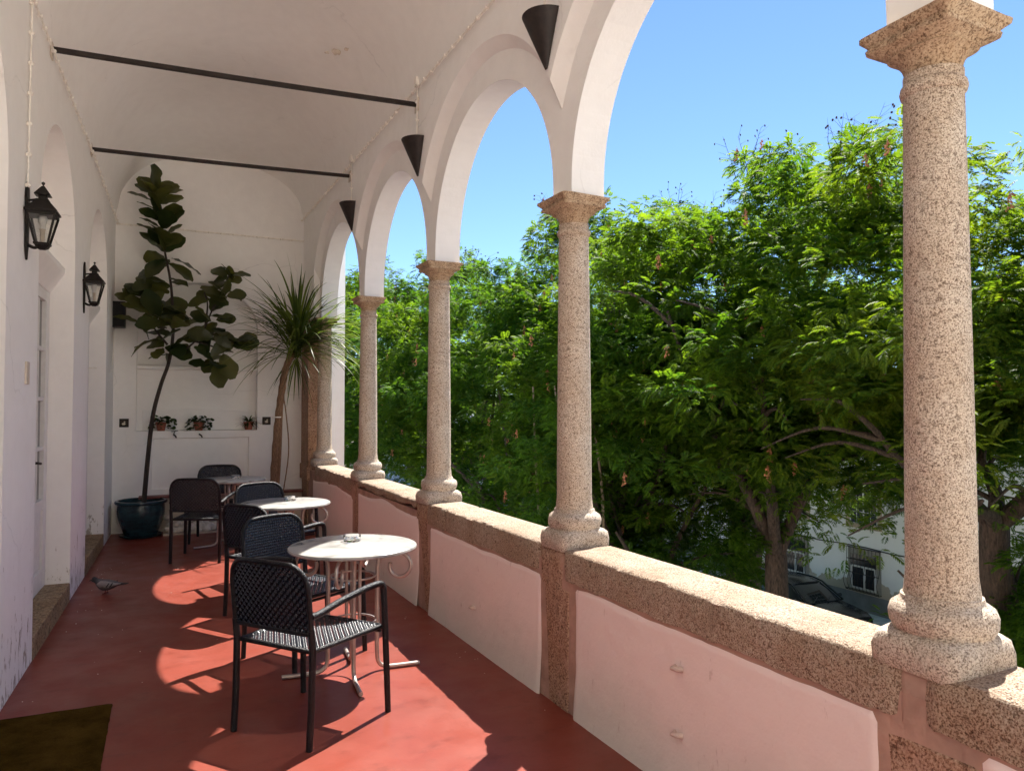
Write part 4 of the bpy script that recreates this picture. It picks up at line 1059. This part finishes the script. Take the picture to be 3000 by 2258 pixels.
# ---- parked car (dark saloon)
def car():
    t=thing('parked_car','dark grey saloon parked on the street under the trees','car',(18.9,18.4,STZ),0)
    # local: length along Y, front toward -Y
    paint=simple('dark_car_paint',(.018,.02,.024),.22,.4,var=.1,spec=.7); gl=simple('car_glass',(.02,.024,.028),.05); ch_=simple('chrome',(.6,.6,.6),.15,1,var=.02)
    # body lower: sections along y : (y, halfwidth, z_bottom, z_belt, crown)
    S=[(-2.20,.62,.32,.56),(-2.14,.76,.24,.66),(-1.95,.83,.20,.74),(-1.5,.87,.20,.80),(-.9,.88,.20,.88),(-.4,.88,.20,.92),(.4,.88,.20,.93),(1.1,.88,.20,.95),(1.6,.86,.22,.96),(2.05,.80,.26,.95),(2.18,.72,.32,.88),(2.22,.60,.38,.70)]
    def sec(y,hw,zb,zt):
        return [(-hw*.92,y,zb),(-hw,y,zb+.12),(-hw,y,(zb+zt)/2+.06),(-hw*.97,y,zt-.06),(-hw*.88,y,zt),(-hw*.4,y,zt+.03),(hw*.4,y,zt+.03),(hw*.88,y,zt),(hw*.97,y,zt-.06),(hw,y,(zb+zt)/2+.06),(hw,y,zb+.12),(hw*.92,y,zb)]
    mb=MB(); mb.loft([sec(*s) for s in S]); body=mb.build('body',paint,t,smooth=35)
    # cabin: glass house then roof
    G=[(-1.0,.74,.90,.92),(-.25,.66,.90,1.36),(.1,.65,.90,1.42),(.7,.65,.90,1.42),(1.1,.65,.90,1.36),(1.75,.70,.92,1.0)]
    mb=MB(); mb.loft([[(-hw-.09*(1 if zt<1.1 else 1),y,zb),(-hw+.03*(zt>1.1),y,zt-.03),(-hw*.8,y,zt),(hw*.8,y,zt),(hw-.03*(zt>1.1),y,zt-.03),(hw+.09,y,zb)] for y,hw,zb,zt in G]); mb.build('windows',gl,t,smooth=30)
    mb=MB(); mb.loft([[(-hw,y,zt-.035),(-hw*.8,y,zt+.012),(0,y,zt+.03),(hw*.8,y,zt+.012),(hw,y,zt-.035)] for y,hw,zt in ((-.28,.60,1.36),(.1,.61,1.42),(.7,.61,1.42),(1.12,.60,1.36))]); mb.build('roof',paint,t,smooth=60)
    for s in (-1,1):
        p=MB(); p.tube([(s*.80,-1.0,.91),(s*.655,-.27,1.36),(s*.645,.1,1.42),(s*.645,.7,1.42),(s*.655,1.12,1.35),(s*.78,1.72,.97)],.03,6); p.tube([(s*.78,.25,.93),(s*.65,.25,1.40)],.025,6); p.build('pillar',paint,t,smooth=60)
        m_=MB(); blob(m_,(s*.96,-.72,.98),.09,2,.9,.6,.7,10,7,0); m_.build('wing_mirror',paint,t,smooth=180)
        h=MB(); blob(h,(s*.58,-2.10,.58),.14,1,1,.5,.55,12,8,0); h.build('headlight',M['doorwhite'],t,smooth=180)
        tl=MB(); blob(tl,(s*.62,2.12,.74),.13,1,1,.4,.6,12,8,0); tl.build('tail_light',M['redpaint'],t,smooth=180)
        for y in (-1.38,1.32):
            w=MB(); w.lathe([(.20,-.1),(.30,-.1),(.315,-.08),(.315,.08),(.30,.1),(.20,.1)],n=28); wo=w.build('wheel',M['black'],t,smooth=40); wo.rotation_euler=(0,R(90),0); wo.location=(s*.80,y,.315)
            r_=MB(); r_.lathe([(0,.085),(.06,.09),(.07,.07),(.19,.075),(.2,.1),(.2,.06),(0,.05)] if s>0 else [(0,-.085),(.06,-.09),(.07,-.07),(.19,-.075),(.2,-.1),(.2,-.06),(0,-.05)],n=20); r_.build('rim',ch_,wo,smooth=40)
    b=MB(); b.box(-.26,.26,-2.235,-2.215,.36,.46); b.build('number_plate',M['doorwhite'],t,bevel=.005)
    gr=MB(); gr.box(-.4,.4,-2.215,-2.19,.5,.60); gr.build('front_grille',M['black'],t)
    wb=MB(); wb.tube([(-.5,-1.02,.93),(-.1,-.8,1.03)],.012,5); wb.tube([(.1,-1.02,.95),(.5,-.8,1.02)],.012,5); wb.build('wipers',M['black'],t)
    # tail car behind the trunks
    return t
car()

# ---- trees
def frond_proto(rs,L=.42,pairs=11,w=.018):
    """feathery twice-pinnate leaf: narrow diamond leaflets either side of a drooping rachis"""
    V=[];F=[]
    d=np.array([0,1.0,0]); p=np.zeros(3)
    for i in range(pairs):
        u=(i+1)/pairs; p=p+d*L/pairs; d=d+np.array([0,0,-.11]); d/=np.linalg.norm(d)
        ln=L*.36*math.sin(math.pi*(.12+.80*u))**.7
        for s in (-1,1):
            a=np.array([s*.85,.5,0])+rs.uniform(-.12,.12,3); a[2]-=.25; a/=np.linalg.norm(a)
            up=np.array([0,0,1.0]); sd=np.cross(a,up); sd/=np.linalg.norm(sd); ww=w*(1.15-.3*u)
            b=len(V); mid=p+a*ln*.45+np.array([0,0,.004]); tip=p+a*ln+np.array([0,0,-.22*ln])
            V+= [p,mid+sd*ww,tip,mid-sd*ww]; F.append((b,b+1,b+2,b+3))
    return np.array(V),np.array(F)
def tree_crown_mesh(seed,clumps,per,fscale=1.0,pairs=10,protos=4,w=.018):
    rs=np.random.RandomState(seed)
    PR=[frond_proto(rs,pairs=pairs,w=w) for _ in range(protos)]
    allv=[];allf=[];base=0
    for (c,r,dens) in clumps:
        n=int(per*dens)
        for q in range(n):
            th=rs.uniform(0,2*math.pi); z=rs.uniform(-.75,1); sxy=math.sqrt(max(0,1-z*z))
            nrm=np.array([sxy*math.cos(th),sxy*math.sin(th),z]); rad=rs.uniform(.35,1)**.6
            pos=np.array(c)+nrm*np.array(r)*rad
            out=nrm*np.array([1,1,.45])+np.array([0,0,.12])+rs.uniform(-.45,.45,3); out/=np.linalg.norm(out)
            up=np.array([0,0,1.0])+rs.uniform(-.4,.4,3); s=np.cross(out,up); s/=np.linalg.norm(s); u=np.cross(s,out)
            Mx=np.stack([s,out,u],1)*(fscale*rs.uniform(.7,1.15))
            V,F=PR[rs.randint(len(PR))]
            allv.append(V@Mx.T+pos); allf.append(F+base); base+=len(V)
    return np.concatenate(allv).astype(np.float32),np.concatenate(allf).astype(np.int32)
def np_mesh(name,V,F,mat):
    me=bpy.data.meshes.new(name); me.vertices.add(len(V)); me.vertices.foreach_set('co',V.ravel())
    me.loops.add(F.size); me.loops.foreach_set('vertex_index',F.ravel()); me.polygons.add(len(F))
    me.polygons.foreach_set('loop_start',np.arange(0,F.size,F.shape[1],dtype=np.int32)); me.update(calc_edges=True); me.validate()
    me.materials.append(mat); return me
def tree_variant(seed,mat,zc,H,rxy,zlow,per,fscale,nclump=64,pairs=10,limbs=5,w=.020,fork=2):
    """returns data dict in local coordinates: origin at the trunk foot (z=0=street)"""
    rs=random.Random(seed); cl=[];paths=[]
    trunkp=[(0,0,0),(rs.uniform(-.1,.1),rs.uniform(-.1,.1),fork*.5),(rs.uniform(-.2,.2),rs.uniform(-.2,.2),fork)]
    paths.append((trunkp,[.30,.23,.20]))
    tips=[]
    for k in range(limbs):
        az=2*PI*k/limbs+rs.uniform(-.5,.5); rr=rxy*rs.uniform(.35,.75); top=H*rs.uniform(.5,.72)
        f0=Vector(trunkp[-1])
        p=[f0-Vector((0,0,.1)),f0+Vector((cos(az)*rr*.25,sin(az)*rr*.25,(top-fork)*.25)),f0+Vector((cos(az)*rr*.6+rs.uniform(-.3,.3),sin(az)*rr*.6+rs.uniform(-.3,.3),(top-fork)*.6)),f0+Vector((cos(az)*rr,sin(az)*rr,top-fork))]
        sp_=spline(p,5); paths.append((sp_,[.14-.115*i/(len(sp_)-1) for i in range(len(sp_))])); tips.append(sp_)
        for q in range(4):
            st=sp_[rs.randint(4,len(sp_)-2)]; a2=az+rs.uniform(-1.4,1.4); L=rs.uniform(.9,2.1)
            e=st+Vector((cos(a2)*L,sin(a2)*L,rs.uniform(-.3,1.0)*L*.6)); mid=st.lerp(e,.5)+Vector((0,0,.15*L))
            s2=spline([st,mid,e],4); paths.append((s2,[.05-.04*i/(len(s2)-1) for i in range(len(s2))]))
            cl.append((tuple(e),(rs.uniform(.5,.85),)*2+(rs.uniform(.35,.6),),1.0))
    nl=nclump
    for i in range(nl):
        th=rs.uniform(0,2*PI); z=rs.uniform(-1,1); s=math.sqrt(1-z*z); k=rs.uniform(.35,1)**.45
        lob=1+.20*mnoise.noise(Vector((cos(th)*1.6,sin(th)*1.6,z*1.7+seed)))
        c=Vector((s*cos(th)*(rxy-.6)*k*lob,s*sin(th)*(rxy-.6)*k*lob,zc+z*k*lob*((H-.5)-zc if z>0 else zc-zlow-.4)))
        c.z=min(c.z,H-.55-.06*(c.x**2+c.y**2)); R_=rs.uniform(.75,1.25)
        for q in range(9):
            t2=rs.uniform(0,2*PI); z2=rs.uniform(-.25,1); s2=math.sqrt(1-z2*z2); r=rs.uniform(.26,.42)
            cl.append(((c.x+R_*s2*cos(t2),c.y+R_*s2*sin(t2),c.z+R_*.72*z2),(r,r,r*.6),rs.uniform(.7,1.2)))
        cl.append((tuple(c),(R_*.7,R_*.7,R_*.5),1.3))
    V,F=tree_crown_mesh(seed,cl,per,fscale,pairs,w=w)
    cm=np_mesh('crown',V,F,mat)
    tm=MB(); lm=MB()
    tm.tube(paths[0][0],paths[0][1],12)
    for p,r in paths[1:]: lm.tube(p,r,7)
    return dict(crown=cm,trunk=tm,limbs=lm,cl=cl,seed=seed)
def pods_mesh(seed):
    rs=random.Random(seed); mb=MB()
    for i in range(16):
        z=-rs.uniform(0,.34); x,y=rs.uniform(-.07,.07),rs.uniform(-.07,.07); blob(mb,(x,y,z),rs.uniform(.020,.032),i,1,.7,1.3,6,4,.2)
        mb.tube([(0,0,.10),(x,y,z+.02)],.003,3)
    return mb
VAR=[tree_variant(1,M['jac'],7.5,11.9,3.6,4.9,46,.53,46,fork=4.0),
     tree_variant(2,M['jac2'],6.4,11.6,3.5,2.6,46,.53,54,fork=3.2),
     tree_variant(3,M['jac3'],8.4,11.6,3.7,6.0,46,.53,46,fork=5.4),
     tree_variant(4,M['jac'],6.6,12.1,3.5,2.6,46,.53,54,fork=3.4)]
VARM=[]
for d in VAR:
    a=d['trunk'].build('trunk',M['bark'],None,smooth=60); b=d['limbs'].build('limbs',M['bark'],None,smooth=60)
    VARM.append((a.data,b.data)); bpy.data.objects.remove(a); bpy.data.objects.remove(b)
pod_objs=[pods_mesh(k).build('seed_cluster',M['pod'],None,smooth=180) for k in range(2)]
PODM=[o.data for o in pod_objs]
for o in pod_objs: bpy.data.objects.remove(o)
def pt(name,me,parent,loc=(0,0,0),rz=0,sc=1):
    o=bpy.data.objects.new(name,me); COL.objects.link(o); o.parent=parent; o.location=loc; o.rotation_euler=(0,0,rz); o.scale=(sc,)*3; return o
TREES=[ # x,y,variant,rot,scale,label
 (10.8,1.6,2,40,1.0,'feathery tree mostly outside the right edge of the photo'),
 (10.9,7.0,2,200,.98,'yellow green feathery tree right of the largest column, thick bare trunk'),
 (10.6,10.9,0,95,1.03,'feathery tree left of the largest column, forked trunk before the barred windows'),
 (9.9,15.2,3,0,.98,'dark green feathery tree right of the second nearest column'),
 (9.2,13.1,1,310,.80,'lower feathery tree just right of the second nearest column, drooping to the coping'),
 (9.6,19.8,1,250,1.0,'feathery tree framed between the second and third nearest columns'),
 (9.8,25.0,3,60,1.02,'feathery tree just right of the third nearest column'),
 (9.6,30.5,1,140,1.08,'feathery tree left of the third nearest column'),
 (9.4,36.5,3,300,1.16,'bright feathery tree seen through the arch beside the palm'),
 (9.2,44.0,1,20,1.3,'farthest feathery tree, right behind the palm leaves'),
 (15.9,24.0,3,77,.95,'feathery tree across the street, filling the gap behind the row'),
 (15.8,34.0,1,177,1.05,'feathery tree across the street near the far end of the row'),
 (15.6,11.5,2,130,.9,'feathery tree across the street, its crown closing the gap over the car'),
 (12.4,7.2,1,215,.72,'smaller feathery tree behind the thick bare trunk at the right edge'),
 (12.3,14.0,0,330,1.02,'tall feathery tree standing behind the forked trunk, nearer the road'),
 (16.2,17.5,0,10,.93,'feathery tree across the street behind the dark green one')]
rp=random.Random(9)
def twig_mesh(seed):
    rs=random.Random(seed); mb=MB()
    for k in range(7):
        p=Vector((rs.uniform(-.5,.5),rs.uniform(-.5,.5),0)); d=Vector((rs.uniform(-.6,.6),rs.uniform(-.6,.6),1)).normalized(); L_=rs.uniform(.6,1.3)
        pts=[p,p+d*L_*.5+Vector((rs.uniform(-.1,.1),0,0)),p+d*L_]; mb.tube(pts,[.010,.007,.003],4)
        for q in range(4):
            a=pts[1].lerp(pts[2],rs.random()); e=a+Vector((rs.uniform(-.3,.3),rs.uniform(-.3,.3),rs.uniform(-.05,.25))); mb.tube([a,e],[.005,.002],3)
            if rs.random()<.7: blob(mb,tuple(e-Vector((0,0,.03))),.030,k*4+q,1,.5,1.1,6,4,.2)
    return mb
tw=[twig_mesh(k).build('seed_twigs',M['deadpod'],None,smooth=180) for k in range(2)]; TWM=[o.data for o in tw]
for o in tw: bpy.data.objects.remove(o)
for i,(x,y,vi,rot,sc_,l) in enumerate(TREES):
    t=thing('jacaranda_tree',l,'tree',(x,y,STZ+.1),R(rot),'street trees along the loggia'); t.scale=(sc_,)*3
    tm,lm=VARM[vi]; pt('trunk',tm,t); pt('limbs',lm,t); pt('crown',VAR[vi]['crown'],t)
    tops=sorted(VAR[vi]['cl'],key=lambda q:-q[0][2])[:14]
    for k in range(4): c=tops[(k*3+i)%14][0]; pt('seed_twigs',TWM[k%2],t,(c[0],c[1],c[2]-.25),k*1.3+i,.75)
    if i in (1,2,3,4,5,6,7):
        n=34; cands=VAR[vi]['cl']; done=0
        while done<n:
            c,r,_=rp.choice(cands); Rm=Matrix.Rotation(R(rot),3,'Z')
            wp=Rm@Vector(c)*sc_
            if wp.x>.4: continue
            # hang on the side that faces the loggia
            loc=Vector(c)+Rm.inverted()@Vector((-r[0]*1.05,rp.uniform(-.3,.1),-r[2]*.5+rp.uniform(-.1,.5)))
            pt('seed_cluster',PODM[done%2],t,loc,rp.uniform(0,6),rp.uniform(.4,.7)); done+=1

# slender pale shoots among the trees
sh=thing('pale_shoots','thin pale upright shoots seen between the two nearest columns','saplings',(9.0,13.0,STZ+.1))
for k in range(4):
    mb=MB(); x,y=(-.6,.2),( .2,1.4); bx_,by_=[(-1.2,.8),(-1.0,1.3),(-.9,.2),(-1.3,2.0),(-.7,2.4),(-1.1,-.9)][k]
    mb.tube(spline([(bx_,by_,0),(bx_+.05,by_,3),(bx_-.1+.1*k%.3,by_+.1,5.2),(bx_-.25,by_+.35-.12*k,7.4)],5),[.05-.03*i/15 for i in range(16)],6)
    mb.build('shoot',M['palebark'],sh,smooth=60)

# ------------------------------------------------------------------ light, sky, camera
sd=Vector((.565,.44,1)).normalized()
el=math.asin(sd.z); az=math.atan2(sd.x,sd.y)
w=bpy.data.worlds.new('World'); SC.world=w; w.use_nodes=True; nt=w.node_tree; bg=nt.nodes['Background']
sk=nt.nodes.new('ShaderNodeTexSky'); sk.sky_type='NISHITA'; sk.sun_disc=False; sk.sun_elevation=el; sk.sun_rotation=az
sk.air_density=.68; sk.dust_density=.0; sk.ozone_density=6; sk.altitude=0
nt.links.new(sk.outputs[0],bg.inputs[0]); bg.inputs[1].default_value=.041
L=bpy.data.lights.new('sun','SUN'); L.energy=2.05; L.angle=R(.5); L.color=(1,.95,.87)
lo=bpy.data.objects.new('sun',L); COL.objects.link(lo); lo.rotation_mode='QUATERNION'; lo.rotation_quaternion=(-sd).to_track_quat('-Z','Y')
cd=bpy.data.cameras.new('camera'); co=bpy.data.objects.new('camera',cd); COL.objects.link(co)
cd.sensor_width=36; cd.lens=36*1614/2212; cd.clip_start=.05; cd.clip_end=600
co.location=(0,0,1.55); co.rotation_euler=(R(90+1.63),0,R(-24.8)); SC.camera=co
SC.view_settings.view_transform='Standard'; SC.view_settings.look='None'; SC.view_settings.exposure=2.7; SC.view_settings.gamma=1
SC.render.engine='CYCLES'; SC.cycles.max_bounces=16; SC.cycles.diffuse_bounces=12; SC.cycles.transparent_max_bounces=12
SC.cycles.use_denoising=True
